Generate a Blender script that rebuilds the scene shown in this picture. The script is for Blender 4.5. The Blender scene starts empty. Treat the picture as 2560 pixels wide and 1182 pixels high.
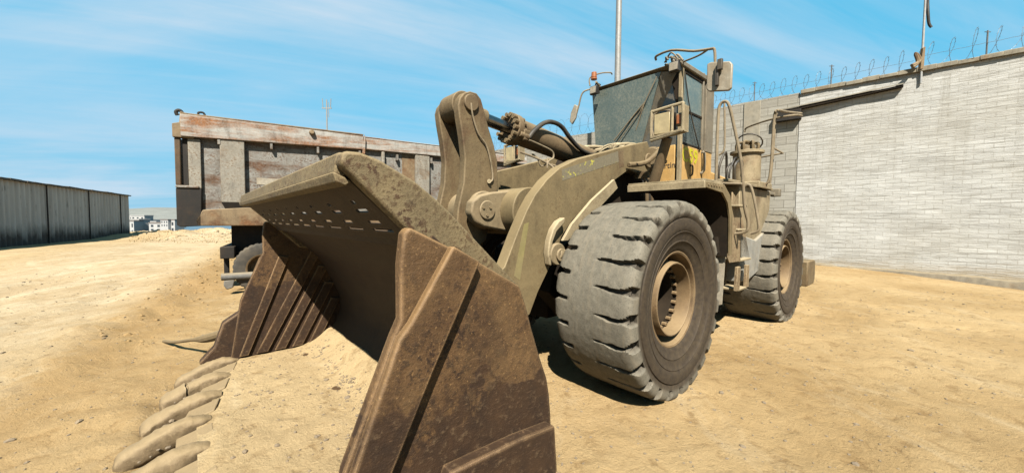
import bpy, bmesh, math, random
from mathutils import Vector, Matrix, noise
random.seed(7)
R = math.radians
sc = bpy.context.scene
COL = sc.collection

# ------------------------------------------------------------ camera
FPX, PITCH, ROLL, CH = 914.9, R(2.514), R(0.412), 1.805
MX, MY, MYAW = 0.6142, 5.0095, R(48.7765)          # front axle centre of the loader and its heading
fw = Vector((0, math.cos(PITCH), -math.sin(PITCH)))
rt0 = Vector((1, 0, 0)); up0 = rt0.cross(fw)
rt = math.cos(ROLL)*rt0 + math.sin(ROLL)*up0
up = -math.sin(ROLL)*rt0 + math.cos(ROLL)*up0
cd = bpy.data.cameras.new('camera'); cam = bpy.data.objects.new('camera', cd); COL.objects.link(cam)
cd.sensor_width = 36; cd.lens = 36*FPX/2560; cd.clip_start = .05; cd.clip_end = 9000
cam.matrix_world = Matrix(((rt.x, up.x, -fw.x, 0), (rt.y, up.y, -fw.y, 0), (rt.z, up.z, -fw.z, CH), (0, 0, 0, 1)))
sc.camera = cam

# ------------------------------------------------------------ sun, sky
SH = Vector((.016, .89, -1.0)).normalized()        # the way sunlight travels
elev = math.asin(-SH.z); azim = math.atan2(-SH.x, -SH.y)
sl = bpy.data.lights.new('sun', 'SUN'); sun = bpy.data.objects.new('sun', sl); COL.objects.link(sun)
sl.energy = 5.0; sl.angle = R(.5); sl.color = (1, .93, .82)
sun.rotation_euler = SH.to_track_quat('-Z', 'Y').to_euler()
wd = bpy.data.worlds.new('World'); sc.world = wd; wd.use_nodes = True
nt = wd.node_tree; nt.nodes.clear()
def N(nt, t, **k):
    n = nt.nodes.new(t)
    for a, b in k.items(): setattr(n, a, b)
    return n
def lk(nt, a, b): nt.links.new(a, b)
def ramp(nt, fac, stops, interp='LINEAR'):
    r = N(nt, 'ShaderNodeValToRGB'); r.color_ramp.interpolation = interp
    e = r.color_ramp.elements
    while len(e) < len(stops): e.new(.5)
    for q, (p, c) in zip(e, stops):
        q.position = p; q.color = (c, c, c, 1) if not hasattr(c, '__len__') else (*c[:3], 1)
    lk(nt, fac, r.inputs[0]); return r.outputs[0]
def mix(nt, fac, a, b, mode='MIX'):
    m = N(nt, 'ShaderNodeMix', data_type='RGBA', blend_type=mode)
    for s, v in ((m.inputs[0], fac), (m.inputs[6], a), (m.inputs[7], b)):
        if isinstance(v, (int, float)): s.default_value = v
        elif isinstance(v, tuple): s.default_value = (*v[:3], 1)
        else: lk(nt, v, s)
    return m.outputs[2]
def math_(nt, op, a, b=0, clamp=False):
    m = N(nt, 'ShaderNodeMath', operation=op, use_clamp=clamp)
    for s, v in ((m.inputs[0], a), (m.inputs[1], b)):
        if isinstance(v, (int, float)): s.default_value = v
        else: lk(nt, v, s)
    return m.outputs[0]
sky = N(nt, 'ShaderNodeTexSky', sky_type='NISHITA'); sky.sun_disc = False
sky.sun_elevation = elev; sky.sun_rotation = azim; sky.altitude = 100
sky.air_density = 1.0; sky.dust_density = .6; sky.ozone_density = 1.5
tc = N(nt, 'ShaderNodeTexCoord'); sx = N(nt, 'ShaderNodeSeparateXYZ'); lk(nt, tc.outputs['Generated'], sx.inputs[0])
zc = math_(nt, 'MAXIMUM', sx.outputs[2], 0.0); zc = math_(nt, 'ADD', zc, .16)
cx = math_(nt, 'DIVIDE', sx.outputs[0], zc); cy = math_(nt, 'DIVIDE', sx.outputs[1], zc)
cb = N(nt, 'ShaderNodeCombineXYZ'); lk(nt, cx, cb.inputs[0]); lk(nt, cy, cb.inputs[1])
def clouds(rot, scl, nscale, dist, stops, det=9, rough=.58, off=0):
    mp = N(nt, 'ShaderNodeMapping'); mp.vector_type = 'TEXTURE'; mp.inputs['Rotation'].default_value = (0, 0, R(rot)); mp.inputs['Scale'].default_value = (1/scl[0], 1/scl[1], 1)
    mp.inputs['Location'].default_value = (off, off*.7, 0)
    lk(nt, cb.outputs[0], mp.inputs[0])
    no = N(nt, 'ShaderNodeTexNoise'); no.inputs['Scale'].default_value = nscale; no.inputs['Detail'].default_value = det
    no.inputs['Roughness'].default_value = rough; no.inputs['Distortion'].default_value = dist
    lk(nt, mp.outputs[0], no.inputs[0])
    return ramp(nt, no.outputs[0], stops)
c1 = clouds(15, (.34, 1.05, 1), .75, .9, [(.42, 0), (.62, 1)])
c2 = clouds(24, (.26, 2.2, 1), 2.4, .7, [(.40, 0), (.66, 1)], off=3.1)
c3 = clouds(0, (.6, .9, 1), .55, .2, [(.36, 0), (.66, 1)], off=7.7)
cl = math_(nt, 'ADD', math_(nt, 'MULTIPLY', c1, .8), math_(nt, 'MULTIPLY', c2, .3), True)
cl = math_(nt, 'MULTIPLY', cl, math_(nt, 'ADD', math_(nt, 'MULTIPLY', c3, .7), .45), True)
hz = ramp(nt, sx.outputs[2], [(.0, .95), (.12, .72), (.30, .22), (.6, 0)])
skc = mix(nt, 1.0, sky.outputs[0], (1.0, 1.42, 1.22), 'MULTIPLY')
skc = mix(nt, .8, skc, (.22, 2.62, 4.2))
skc = mix(nt, math_(nt, 'MULTIPLY', hz, .9), skc, (1.5, 2.9, 4.05))
out = mix(nt, math_(nt, 'MULTIPLY', cl, .95), skc, (2.85, 3.65, 4.35))
bg = N(nt, 'ShaderNodeBackground'); bg.inputs[1].default_value = .05; lk(nt, out, bg.inputs[0])
wo = N(nt, 'ShaderNodeOutputWorld'); lk(nt, bg.outputs[0], wo.inputs[0])
sc.view_settings.view_transform = 'Standard'; sc.view_settings.look = 'None'
sc.view_settings.gamma = 1; sc.view_settings.exposure = 2.0
sc.render.engine = 'CYCLES'
try: sc.cycles.max_bounces = 4; sc.cycles.diffuse_bounces = 1
except Exception: pass

# ------------------------------------------------------------ measuring helpers
MF = Vector((-math.sin(MYAW), -math.cos(MYAW), 0)); ML = Vector((math.cos(MYAW), -math.sin(MYAW), 0)); MO = Vector((MX, MY, 0))
CO = Vector((0, 0, CH))
def ray(u, v): return fw + rt*((u-1280)/FPX) - up*((v-591)/FPX)
def P(u, v, y):                      # point of the loader's lengthwise plane y, in loader coordinates
    d = ray(u, v); t = (y-(CO-MO).dot(ML))/d.dot(ML); q = CO+d*t-MO
    return (q.dot(MF), y, q.z)
def PX(u, v, x):                     # the same for a crosswise plane x
    d = ray(u, v); t = (x-(CO-MO).dot(MF))/d.dot(MF); q = CO+d*t-MO
    return (x, q.dot(ML), q.z)
def xz(pts, y): return [(P(u, v, y)[0], P(u, v, y)[2]) for u, v in pts]
def WP(u, v, dist): d = ray(u, v); return CO + d*(dist/d.y)

# ------------------------------------------------------------ materials
def newmat(name):
    m = bpy.data.materials.new(name); m.use_nodes = True
    nt = m.node_tree; return m, nt, nt.nodes['Principled BSDF']
def noise_(nt, vec, s, det=6, rough=.6, dist=0):
    n = N(nt, 'ShaderNodeTexNoise'); n.inputs['Scale'].default_value = s; n.inputs['Detail'].default_value = det
    n.inputs['Roughness'].default_value = rough; n.inputs['Distortion'].default_value = dist
    if vec: lk(nt, vec, n.inputs[0])
    return n.outputs[0]
def vec_(nt, scale=(1, 1, 1), rot=(0, 0, 0)):
    t = N(nt, 'ShaderNodeTexCoord'); m = N(nt, 'ShaderNodeMapping'); m.inputs['Scale'].default_value = scale
    m.inputs['Rotation'].default_value = rot
    lk(nt, t.outputs['Object'], m.inputs[0]); return m.outputs[0]
def bump(nt, bs, h, strength, dist=.01, prev=None):
    b = N(nt, 'ShaderNodeBump'); b.inputs['Strength'].default_value = strength; b.inputs['Distance'].default_value = dist
    lk(nt, h, b.inputs['Height'])
    if prev: lk(nt, prev, b.inputs['Normal'])
    lk(nt, b.outputs[0], bs.inputs['Normal']); return b.outputs[0]
def metal(name, base, rust=(.16, .065, .022), dust=(.42, .31, .17), ra=.5, speck=.5, du=.55, topd=.85, rough=.75, stretch=(1, 1, 1), sc_=1.0, bp=.5, scr=.4, low=None, edge=.8, edge_r=.02, grime=.55, micro=.55):
    m, nt, bs = newmat(name)
    v = vec_(nt, stretch); v1 = vec_(nt)
    n1 = noise_(nt, v, 1.7*sc_, 9, .66, .4); n2 = noise_(nt, v1, 26*sc_, 5, .7); n3 = noise_(nt, v1, 4.5*sc_, 8, .62, .3)
    n4 = noise_(nt, v1, 120, 3, .7)
    col = mix(nt, ramp(nt, n3, [(.3, 0), (.75, 1)]), tuple(c*.72 for c in base), tuple(min(1, c*1.16) for c in base))
    th = .72-.34*ra
    rm = ramp(nt, n1, [(th-.05, 0), (th+.10, 1)])
    sp = ramp(nt, n2, [(.60-.12*speck, 0), (.66-.10*speck, 1)])
    sp = math_(nt, 'MULTIPLY', sp, ramp(nt, n3, [(.38, .15), (.62, 1)]))
    rm = math_(nt, 'MAXIMUM', math_(nt, 'MULTIPLY', rm, ramp(nt, n2, [(.3, .55), (.55, 1)])), math_(nt, 'MULTIPLY', sp, speck*1.2, True))
    rc = mix(nt, ramp(nt, noise_(nt, v1, 11, 6, .7), [(.3, 0), (.72, 1)]), tuple(c*.45 for c in rust), tuple(c*1.5 for c in rust))
    col = mix(nt, rm, col, rc)
    n6 = noise_(nt, v1, 62, 4, .75)
    col = mix(nt, math_(nt, 'MULTIPLY', ramp(nt, n6, [(.30, 1), (.44, 0)]), micro), col, (.035, .022, .010))
    col = mix(nt, math_(nt, 'MULTIPLY', ramp(nt, n6, [(.58, 0), (.70, 1)]), micro*.8), col, tuple(min(.95, c*1.35) for c in dust))
    gr = math_(nt, 'MULTIPLY', ramp(nt, noise_(nt, vec_(nt, (2.2, 2.2, .7)), 2.1, 9, .7, .6), [(.50, 0), (.66, 1)]), ramp(nt, n2, [(.32, .3), (.6, 1)]))
    col = mix(nt, math_(nt, 'MULTIPLY', gr, grime), col, (.06, .038, .018))
    ge = N(nt, 'ShaderNodeNewGeometry'); sxx = N(nt, 'ShaderNodeSeparateXYZ'); lk(nt, ge.outputs['Normal'], sxx.inputs[0])
    upm = ramp(nt, sxx.outputs[2], [(.25, 0), (.8, 1)])
    df = ramp(nt, noise_(nt, v1, 2.6, 8, .68, .5), [(.42, 0), (.74, 1)])
    dm = math_(nt, 'MULTIPLY', df, du, True)
    dm = math_(nt, 'MAXIMUM', dm, math_(nt, 'MULTIPLY', upm, math_(nt, 'MULTIPLY', ramp(nt, n2, [(.25, .7), (.6, 1)]), topd)))
    col = mix(nt, dm, col, dust)
    bv = N(nt, 'ShaderNodeBevel'); bv.samples = 4; bv.inputs['Radius'].default_value = edge_r
    dt = N(nt, 'ShaderNodeVectorMath', operation='DOT_PRODUCT'); lk(nt, bv.outputs[0], dt.inputs[0]); lk(nt, ge.outputs['True Normal'], dt.inputs[1])
    em = ramp(nt, dt.outputs['Value'], [(.78, 1), (.975, 0)])
    em = math_(nt, 'MULTIPLY', em, ramp(nt, n3, [(.32, .15), (.55, edge)]))
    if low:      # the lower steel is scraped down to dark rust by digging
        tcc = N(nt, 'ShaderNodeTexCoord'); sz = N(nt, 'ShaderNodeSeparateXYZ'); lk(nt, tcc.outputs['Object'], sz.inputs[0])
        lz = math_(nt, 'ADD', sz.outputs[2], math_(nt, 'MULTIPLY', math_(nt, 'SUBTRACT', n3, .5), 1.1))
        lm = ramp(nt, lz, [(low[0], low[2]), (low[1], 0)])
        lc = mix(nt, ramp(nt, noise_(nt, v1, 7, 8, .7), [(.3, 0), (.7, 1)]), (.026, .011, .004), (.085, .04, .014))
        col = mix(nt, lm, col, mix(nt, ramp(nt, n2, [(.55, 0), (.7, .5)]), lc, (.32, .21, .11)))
    if scr:
        vs = vec_(nt, (1.2, 1, 9), (0, R(28), 0)); sc2 = ramp(nt, noise_(nt, vs, 15, 4, .75, 1.2), [(.61, 0), (.66, 1)])
        col = mix(nt, math_(nt, 'MULTIPLY', sc2, scr), col, tuple(min(1, c*1.5+.03) for c in base))
    col = mix(nt, em, col, tuple(min(.9, c*1.25+.05) for c in dust))
    lk(nt, col, bs.inputs['Base Color'])
    bs.inputs['Roughness'].default_value = rough; bs.inputs['Specular IOR Level'].default_value = .25
    b1 = bump(nt, bs, n2, bp, .006); bump(nt, bs, n4, bp*.5, .003, b1)
    return m
def plain(name, base, rough=.6, metallic=0, dustc=(.42, .32, .19), du=.3, bp=.2, s=12, spec=.3):
    m, nt, bs = newmat(name); v = vec_(nt)
    n = noise_(nt, v, s, 7, .65); n2 = noise_(nt, v, 2.5, 6, .6)
    col = mix(nt, ramp(nt, n, [(.3, 0), (.7, 1)]), tuple(c*.75 for c in base), tuple(min(1, c*1.2) for c in base))
    col = mix(nt, math_(nt, 'MULTIPLY', ramp(nt, n2, [(.4, 0), (.7, 1)]), du, True), col, dustc)
    lk(nt, col, bs.inputs['Base Color']); bs.inputs['Roughness'].default_value = rough; bs.inputs['Metallic'].default_value = metallic
    bs.inputs['Specular IOR Level'].default_value = spec
    if bp: bump(nt, bs, n, bp, .01)
    return m
DUST = (.50, .37, .20)
M = {}
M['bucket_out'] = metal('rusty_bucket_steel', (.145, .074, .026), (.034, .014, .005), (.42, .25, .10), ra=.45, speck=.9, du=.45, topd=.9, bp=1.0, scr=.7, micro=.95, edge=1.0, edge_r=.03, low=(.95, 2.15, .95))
M['bucket_in'] = metal('bucket_inner_steel', (.055, .030, .013), (.045, .018, .006), (.15, .085, .034), ra=.6, speck=.4, du=.25, micro=.3, topd=.95, bp=.7, stretch=(1, .25, 1))
M['bucket_top'] = metal('speckled_bucket_steel', (.27, .205, .105), (.085, .036, .012), (.42, .315, .16), ra=.10, speck=.9, du=.5, topd=.9, bp=.8, sc_=1.7)
M['arm'] = metal('dusty_arm_paint', (.275, .205, .10), (.13, .065, .022), (.44, .33, .165), ra=.2, speck=.4, du=.5, topd=.9, bp=.35, scr=.25)
M['frame'] = metal('dusty_frame_paint', (.34, .26, .145), (.14, .07, .03), (.50, .38, .22), ra=.3, speck=.35, du=.6, topd=.95, bp=.4)
M['crank'] = metal('rusty_crank_steel', (.26, .185, .09), (.11, .045, .014), (.38, .28, .145), ra=.42, speck=.45, du=.35, topd=.8, bp=.6, stretch=(1.5, 1.5, .5))
M['cyl'] = metal('cylinder_paint', (.25, .17, .085), (.12, .05, .02), (.36, .27, .15), ra=.35, speck=.3, du=.4, topd=.9, bp=.3)
M['pale'] = metal('pale_dusty_paint', (.42, .33, .19), (.20, .10, .04), (.72, .58, .36), ra=.3, speck=.45, du=.6, topd=.95, bp=.4)
M['orange'] = metal('orange_cab_paint', (.86, .50, .15), (.42, .20, .06), (.80, .56, .26), ra=.12, speck=.15, du=.4, topd=.9, bp=.2, scr=.2)
M['cabgrey'] = metal('grey_cab_paint', (.30, .26, .19), (.16, .09, .04), (.42, .34, .22), ra=.25, speck=.3, du=.5, topd=.95, bp=.3)
M['tube'] = metal('dusty_handrail_tube', (.36, .28, .17), (.13, .065, .025), (.48, .38, .24), ra=.3, speck=.3, du=.7, topd=.9, bp=.2, sc_=2)
M['chrome'] = plain('chrome_rod', (.55, .55, .54), .22, 1.0, du=.35)
M['black'] = plain('black_rubber_hose', (.03, .028, .025), .6, 0, du=.35)
M['dark'] = plain('greasy_steel_and_shade', (.03, .022, .015), .8, 0, (.11, .075, .04), du=.35, spec=.1)  # greasy steel, also the painted shade under fenders and inside wheels
M['rim'] = metal('rim_paint', (.26, .16, .07), (.08, .035, .012), (.44, .31, .16), ra=.45, speck=.3, du=.5, topd=.9, bp=.3)
M['lens'] = plain('dusty_lamp_lens', (.80, .64, .34), .25, 0, (.50, .38, .2), du=.8, bp=.3, s=9, spec=.6)
M['amber'] = plain('amber_plastic', (.55, .16, .04), .35, 0, (.45, .28, .16), du=.6)
M['greyplastic'] = plain('dusty_white_plastic', (.55, .49, .38), .5, 0, (.42, .33, .21), du=.9, bp=.3, s=22)
M['yellow'] = plain('yellow_marking', (.78, .72, .02), .6, 0, (.6, .4, .1), du=.25, bp=0)
M['letter'] = plain('dark_lettering', (.12, .08, .05), .7, 0, (.5, .36, .18), du=.5, bp=0)
M['white'] = plain('white_sticker', (.6, .55, .4), .6, 0, du=.4, bp=0)

# tyre rubber
def tyre_mat():
    m, nt, bs = newmat('worn_tyre_rubber'); v = vec_(nt)
    at = N(nt, 'ShaderNodeAttribute', attribute_name='groove')
    n = noise_(nt, v, 16, 8, .7); n2 = noise_(nt, v, 90, 4, .7); n3 = noise_(nt, vec_(nt, (1, 6, 1)), 5, 6, .6, .6)
    tread = mix(nt, ramp(nt, n, [(.25, 0), (.8, 1)]), (.18, .165, .125), (.38, .34, .26)); tread = mix(nt, ramp(nt, n2, [(.34, .7), (.46, 0)]), tread, (.09, .08, .06))
    tread = mix(nt, ramp(nt, n3, [(.5, 0), (.68, .7)]), tread, (.33, .28, .20))
    side = mix(nt, ramp(nt, n, [(.35, 0), (.75, 1)]), (.045, .03, .017), (.12, .085, .045))
    col = mix(nt, at.outputs['Fac'], side, tread)
    a2 = N(nt, 'ShaderNodeAttribute', attribute_name='slot')
    col = mix(nt, math_(nt, 'MULTIPLY', a2.outputs['Fac'], ramp(nt, n, [(.2, .9), (.7, .7)])), col, (.055, .042, .028))
    lk(nt, col, bs.inputs['Base Color']); bs.inputs['Roughness'].default_value = .78; bs.inputs['Specular IOR Level'].default_value = .25
    b = bump(nt, bs, n, .35, .012); bump(nt, bs, n2, .4, .004, b); return m
M['tyre'] = tyre_mat()

def glass_mat(name, tint, transp, dustc=(.25, .25, .2), d=.6):
    m, nt, bs = newmat(name); v = vec_(nt)
    n = noise_(nt, v, 3, 8, .7, .4); n2 = noise_(nt, v, 70, 4, .8)
    n2 = noise_(nt, v, 34, 6, .8); n3 = noise_(nt, vec_(nt, (1, 3.5, .5)), 3, 7, .7, .5)
    f = math_(nt, 'MULTIPLY', ramp(nt, n, [(.35, .35), (.65, 1)]), ramp(nt, n2, [(.40, .15), (.60, 1)])); f = math_(nt, 'MAXIMUM', f, ramp(nt, n3, [(.55, 0), (.70, .9)]))
    col = mix(nt, math_(nt, 'MULTIPLY', f, d), tint, dustc)
    lk(nt, col, bs.inputs['Base Color']); bs.inputs['Roughness'].default_value = .3; bs.inputs['Specular IOR Level'].default_value = .6
    tr = N(nt, 'ShaderNodeBsdfTransparent'); tr.inputs[0].default_value = (.75, .85, .86, 1)
    ms = N(nt, 'ShaderNodeMixShader'); o = nt.nodes['Material Output']
    lk(nt, math_(nt, 'MULTIPLY', math_(nt, 'SUBTRACT', 1.0, math_(nt, 'MULTIPLY', f, .6)), transp), ms.inputs[0])
    lk(nt, bs.outputs[0], ms.inputs[1]); lk(nt, tr.outputs[0], ms.inputs[2]); lk(nt, ms.outputs[0], o.inputs[0]); return m
M['glass'] = glass_mat('dusty_windshield_glass', (.13, .20, .195), .10, (.46, .46, .36), .85)
M['glass2'] = glass_mat('grimy_corner_glass', (.10, .10, .09), .12, (.30, .24, .15), .9)
M['glass3'] = glass_mat('side_window_glass', (.10, .14, .15), .55, (.3, .32, .28), .5)

def sand_mat(name='dry_sand', loose=False):
    m, nt, bs = newmat(name); v = vec_(nt)
    n1 = noise_(nt, v, .35, 9, .62, .5); n2 = noise_(nt, v, 5, 10, .72, .3); n3 = noise_(nt, v, 55, 6, .75); n4 = noise_(nt, vec_(nt, (1, .35, 1), (0, 0, R(35))), 1.6, 9, .68, 1.2)
    col = mix(nt, ramp(nt, n1, [(.34, 0), (.66, 1)]), (.56, .375, .17), (.82, .60, .315))
    if loose: col = mix(nt, .4, col, (.90, .72, .43))
    col = mix(nt, ramp(nt, n4, [(.54, 0), (.74, .35)]), col, (.97, .83, .57))
    col = mix(nt, ramp(nt, n2, [(.30, .8), (.47, 0)]), col, (.34, .205, .085))
    col = mix(nt, ramp(nt, n3, [(.26, .7), (.40, 0)]), col, (.28, .18, .085))
    if not loose:
        so = N(nt, 'ShaderNodeSeparateXYZ'); lk(nt, v, so.inputs[0])
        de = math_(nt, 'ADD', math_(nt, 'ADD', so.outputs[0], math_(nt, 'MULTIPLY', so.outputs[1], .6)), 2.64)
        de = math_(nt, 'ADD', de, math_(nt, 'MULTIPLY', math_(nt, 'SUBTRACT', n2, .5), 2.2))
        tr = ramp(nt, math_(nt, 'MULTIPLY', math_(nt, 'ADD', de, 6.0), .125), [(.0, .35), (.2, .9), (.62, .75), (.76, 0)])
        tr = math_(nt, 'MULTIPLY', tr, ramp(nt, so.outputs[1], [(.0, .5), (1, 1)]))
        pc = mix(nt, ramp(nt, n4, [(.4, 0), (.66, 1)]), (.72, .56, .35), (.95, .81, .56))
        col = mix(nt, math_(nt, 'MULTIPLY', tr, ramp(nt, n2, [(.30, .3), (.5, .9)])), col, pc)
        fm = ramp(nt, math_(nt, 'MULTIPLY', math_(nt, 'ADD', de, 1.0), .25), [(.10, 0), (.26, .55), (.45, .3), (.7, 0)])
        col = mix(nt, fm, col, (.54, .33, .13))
    # small dark stones in the dust
    vo = N(nt, 'ShaderNodeTexVoronoi', feature='F1'); vo.inputs['Scale'].default_value = 14; lk(nt, v, vo.inputs[0])
    st = ramp(nt, vo.outputs['Distance'], [(.10, 1), (.16, 0)]); st = math_(nt, 'MULTIPLY', st, ramp(nt, noise_(nt, v, 1.1, 4, .6), [(.5, 0), (.6, .7)]))
    col = mix(nt, math_(nt, 'MULTIPLY', st, .6), col, (.26, .2, .13))
    lk(nt, col, bs.inputs['Base Color']); bs.inputs['Roughness'].default_value = .95; bs.inputs['Specular IOR Level'].default_value = .1
    b = bump(nt, bs, n2, .8, .06); b = bump(nt, bs, n3, .8, .014, b); bump(nt, bs, st, .5, .012, b); return m
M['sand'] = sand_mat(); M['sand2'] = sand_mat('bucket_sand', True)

# ------------------------------------------------------------ mesh helpers
def link(name, me, mat, parent=None, bevel=0, smooth=35, matx=None):
    o = bpy.data.objects.new(name, me); COL.objects.link(o)
    if isinstance(mat, (list, tuple)):
        for q in mat: me.materials.append(q)
    elif mat: me.materials.append(mat)
    if parent: o.parent = parent
    if matx: o.matrix_local = matx
    if smooth:
        for p in me.polygons: p.use_smooth = True
        me.set_sharp_from_angle(angle=R(smooth))
    if bevel:
        b = o.modifiers.new('bevel', 'BEVEL'); b.width = bevel; b.segments = 2; b.limit_method = 'ANGLE'; b.angle_limit = R(35); b.use_clamp_overlap = True
    return o
class MB:
    def __init__(s): s.v = []; s.f = []; s.m = []
    def add(s, vs, fs, mi=0):
        b = len(s.v); s.v += [tuple(q) for q in vs]; s.f += [tuple(b+i for i in f) for f in fs]; s.m += [mi]*len(fs); return s
    def prism(s, xzp, y0, y1, mi=0):           # outline in x,z extruded along y
        n = len(xzp); vs = [(x, y0, z) for x, z in xzp]+[(x, y1, z) for x, z in xzp]
        fs = [tuple(range(n)), tuple(range(2*n-1, n-1, -1))]+[(i, (i+1) % n+0, (i+1) % n+n, i+n)[::-1] for i in range(n)]
        return s.add(vs, fs, mi)
    def extr(s, pts, vec, mi=0):               # any planar outline pushed along vec
        n = len(pts); vec = Vector(vec); pts = [Vector(p) for p in pts]
        vs = pts+[p+vec for p in pts]
        fs = [tuple(range(n)), tuple(range(2*n-1, n-1, -1))]+[(i, (i+1) % n, (i+1) % n+n, i+n)[::-1] for i in range(n)]
        return s.add(vs, fs, mi)
    def box(s, x0, x1, y0, y1, z0, z1, mi=0):
        return s.prism([(x0, z0), (x1, z0), (x1, z1), (x0, z1)], y0, y1, mi)
    def cyl(s, a, b, r, r2=None, n=24, mi=0, cap=True):
        a = Vector(a); b = Vector(b); r2 = r if r2 is None else r2; d = (b-a).normalized()
        u = d.orthogonal().normalized(); w = d.cross(u)
        vs = [a+(u*math.cos(t)+w*math.sin(t))*r for t in [2*math.pi*i/n for i in range(n)]]
        vs += [b+(u*math.cos(t)+w*math.sin(t))*r2 for t in [2*math.pi*i/n for i in range(n)]]
        fs = [(i, (i+1) % n, (i+1) % n+n, i+n) for i in range(n)]
        if cap: fs += [tuple(range(n-1, -1, -1)), tuple(range(n, 2*n))]
        return s.add(vs, fs, mi)
    def tube(s, pts, r, n=10, mi=0, sub=4, closed=False):
        pts = [Vector(p) for p in pts]
        if sub > 1 and len(pts) > 2:           # Catmull-Rom
            q = []
            m = len(pts)
            for i in range(m if closed else m-1):
                p0 = pts[(i-1) % m] if closed or i else pts[0]; p1 = pts[i]; p2 = pts[(i+1) % m]; p3 = pts[(i+2) % m] if closed or i+2 < m else pts[-1]
                for k in range(sub):
                    t = k/sub; q.append(.5*((2*p1)+(p2-p0)*t+(2*p0-5*p1+4*p2-p3)*t*t+(3*p1-p0-3*p2+p3)*t**3))
            if not closed: q.append(pts[-1])
            pts = q
        m = len(pts); vs = []; u = None
        for i, p in enumerate(pts):
            if closed: d = pts[(i+1) % m]-pts[i-1]
            else: d = pts[min(i+1, m-1)]-pts[max(i-1, 0)]
            d.normalize()
            u = d.orthogonal() if u is None else u-d*u.dot(d)
            u.normalize(); w = d.cross(u)
            rr = r(i/(m-1)) if callable(r) else r
            vs += [p+(u*math.cos(2*math.pi*k/n)+w*math.sin(2*math.pi*k/n))*rr for k in range(n)]
        fs = []
        for i in range(m if closed else m-1):
            j = (i+1) % m
            fs += [(i*n+k, i*n+(k+1) % n, j*n+(k+1) % n, j*n+k) for k in range(n)]
        if not closed: fs += [tuple(range(n-1, -1, -1)), tuple((m-1)*n+k for k in range(n))]
        return s.add(vs, fs, mi)
    def sheet(s, line, y0, y1, th, mi=0, ny=1):       # bent plate: polyline in x,z, thickness towards its left side
        pts = [Vector((x, z)) for x, z in line]; off = []
        for i, p in enumerate(pts):
            d = (pts[min(i+1, len(pts)-1)]-pts[max(i-1, 0)]).normalized(); off.append(p+Vector((-d.y, d.x))*th)
        poly = [(p.x, p.y) for p in pts]+[(p.x, p.y) for p in reversed(off)]
        n = len(poly); vs = [(x, y0, z) for x, z in poly]+[(x, y1, z) for x, z in poly]
        fs = [(i, (i+1) % n, (i+1) % n+n, i+n)[::-1] for i in range(n)]; k = len(pts)
        for i in range(k-1):
            fs += [(i, i+1, n-2-i, n-1-i), (n+n-1-i, n+n-2-i, n+i+1, n+i)]
        return s.add(vs, fs, mi)
    def lathe(s, prof, n=64, c=(0, 0, 0), mi=0, axis='Y'):   # prof: (along axis, radius)
        vs = []; k = len(prof)
        for i in range(n):
            t = 2*math.pi*i/n
            for a, r in prof:
                if axis == 'Y': vs.append((c[0]+r*math.cos(t), c[1]+a, c[2]+r*math.sin(t)))
                elif axis == 'X': vs.append((c[0]+a, c[1]+r*math.cos(t), c[2]+r*math.sin(t)))
                else: vs.append((c[0]+r*math.cos(t), c[1]+r*math.sin(t), c[2]+a))
        fs = [(i*k+j, i*k+j+1, ((i+1) % n)*k+j+1, ((i+1) % n)*k+j) for i in range(n) for j in range(k-1)]
        return s.add(vs, fs, mi)
    def mesh(s, name='mesh'):
        me = bpy.data.meshes.new(name); me.from_pydata(s.v, [], s.f); me.polygons.foreach_set('material_index', s.m)
        bm = bmesh.new(); bm.from_mesh(me); bmesh.ops.recalc_face_normals(bm, faces=bm.faces); bm.to_mesh(me); bm.free()
        me.update(); return me
    def build(s, name, mat, parent=None, bevel=0, smooth=35, matx=None): return link(name, s.mesh(name), mat, parent, bevel, smooth, matx)
def tag(o, label=None, cat=None, group=None, kind=None):
    for k, v in (('label', label), ('category', cat), ('group', group), ('kind', kind)):
        if v: o[k] = v
    return o
def empty(name, loc, label, cat, rz=0, group=None):
    o = bpy.data.objects.new(name, None); COL.objects.link(o); o.location = loc; o.rotation_euler = (0, 0, rz)
    o.empty_display_size = .3; return tag(o, label, cat, group)
def sstep(a, b, x):
    t = max(0, min(1, (x-a)/(b-a))); return t*t*(3-2*t)
def nz(x, y, z=0, s=1.0): return noise.noise(Vector((x*s, y*s, z)))

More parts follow.
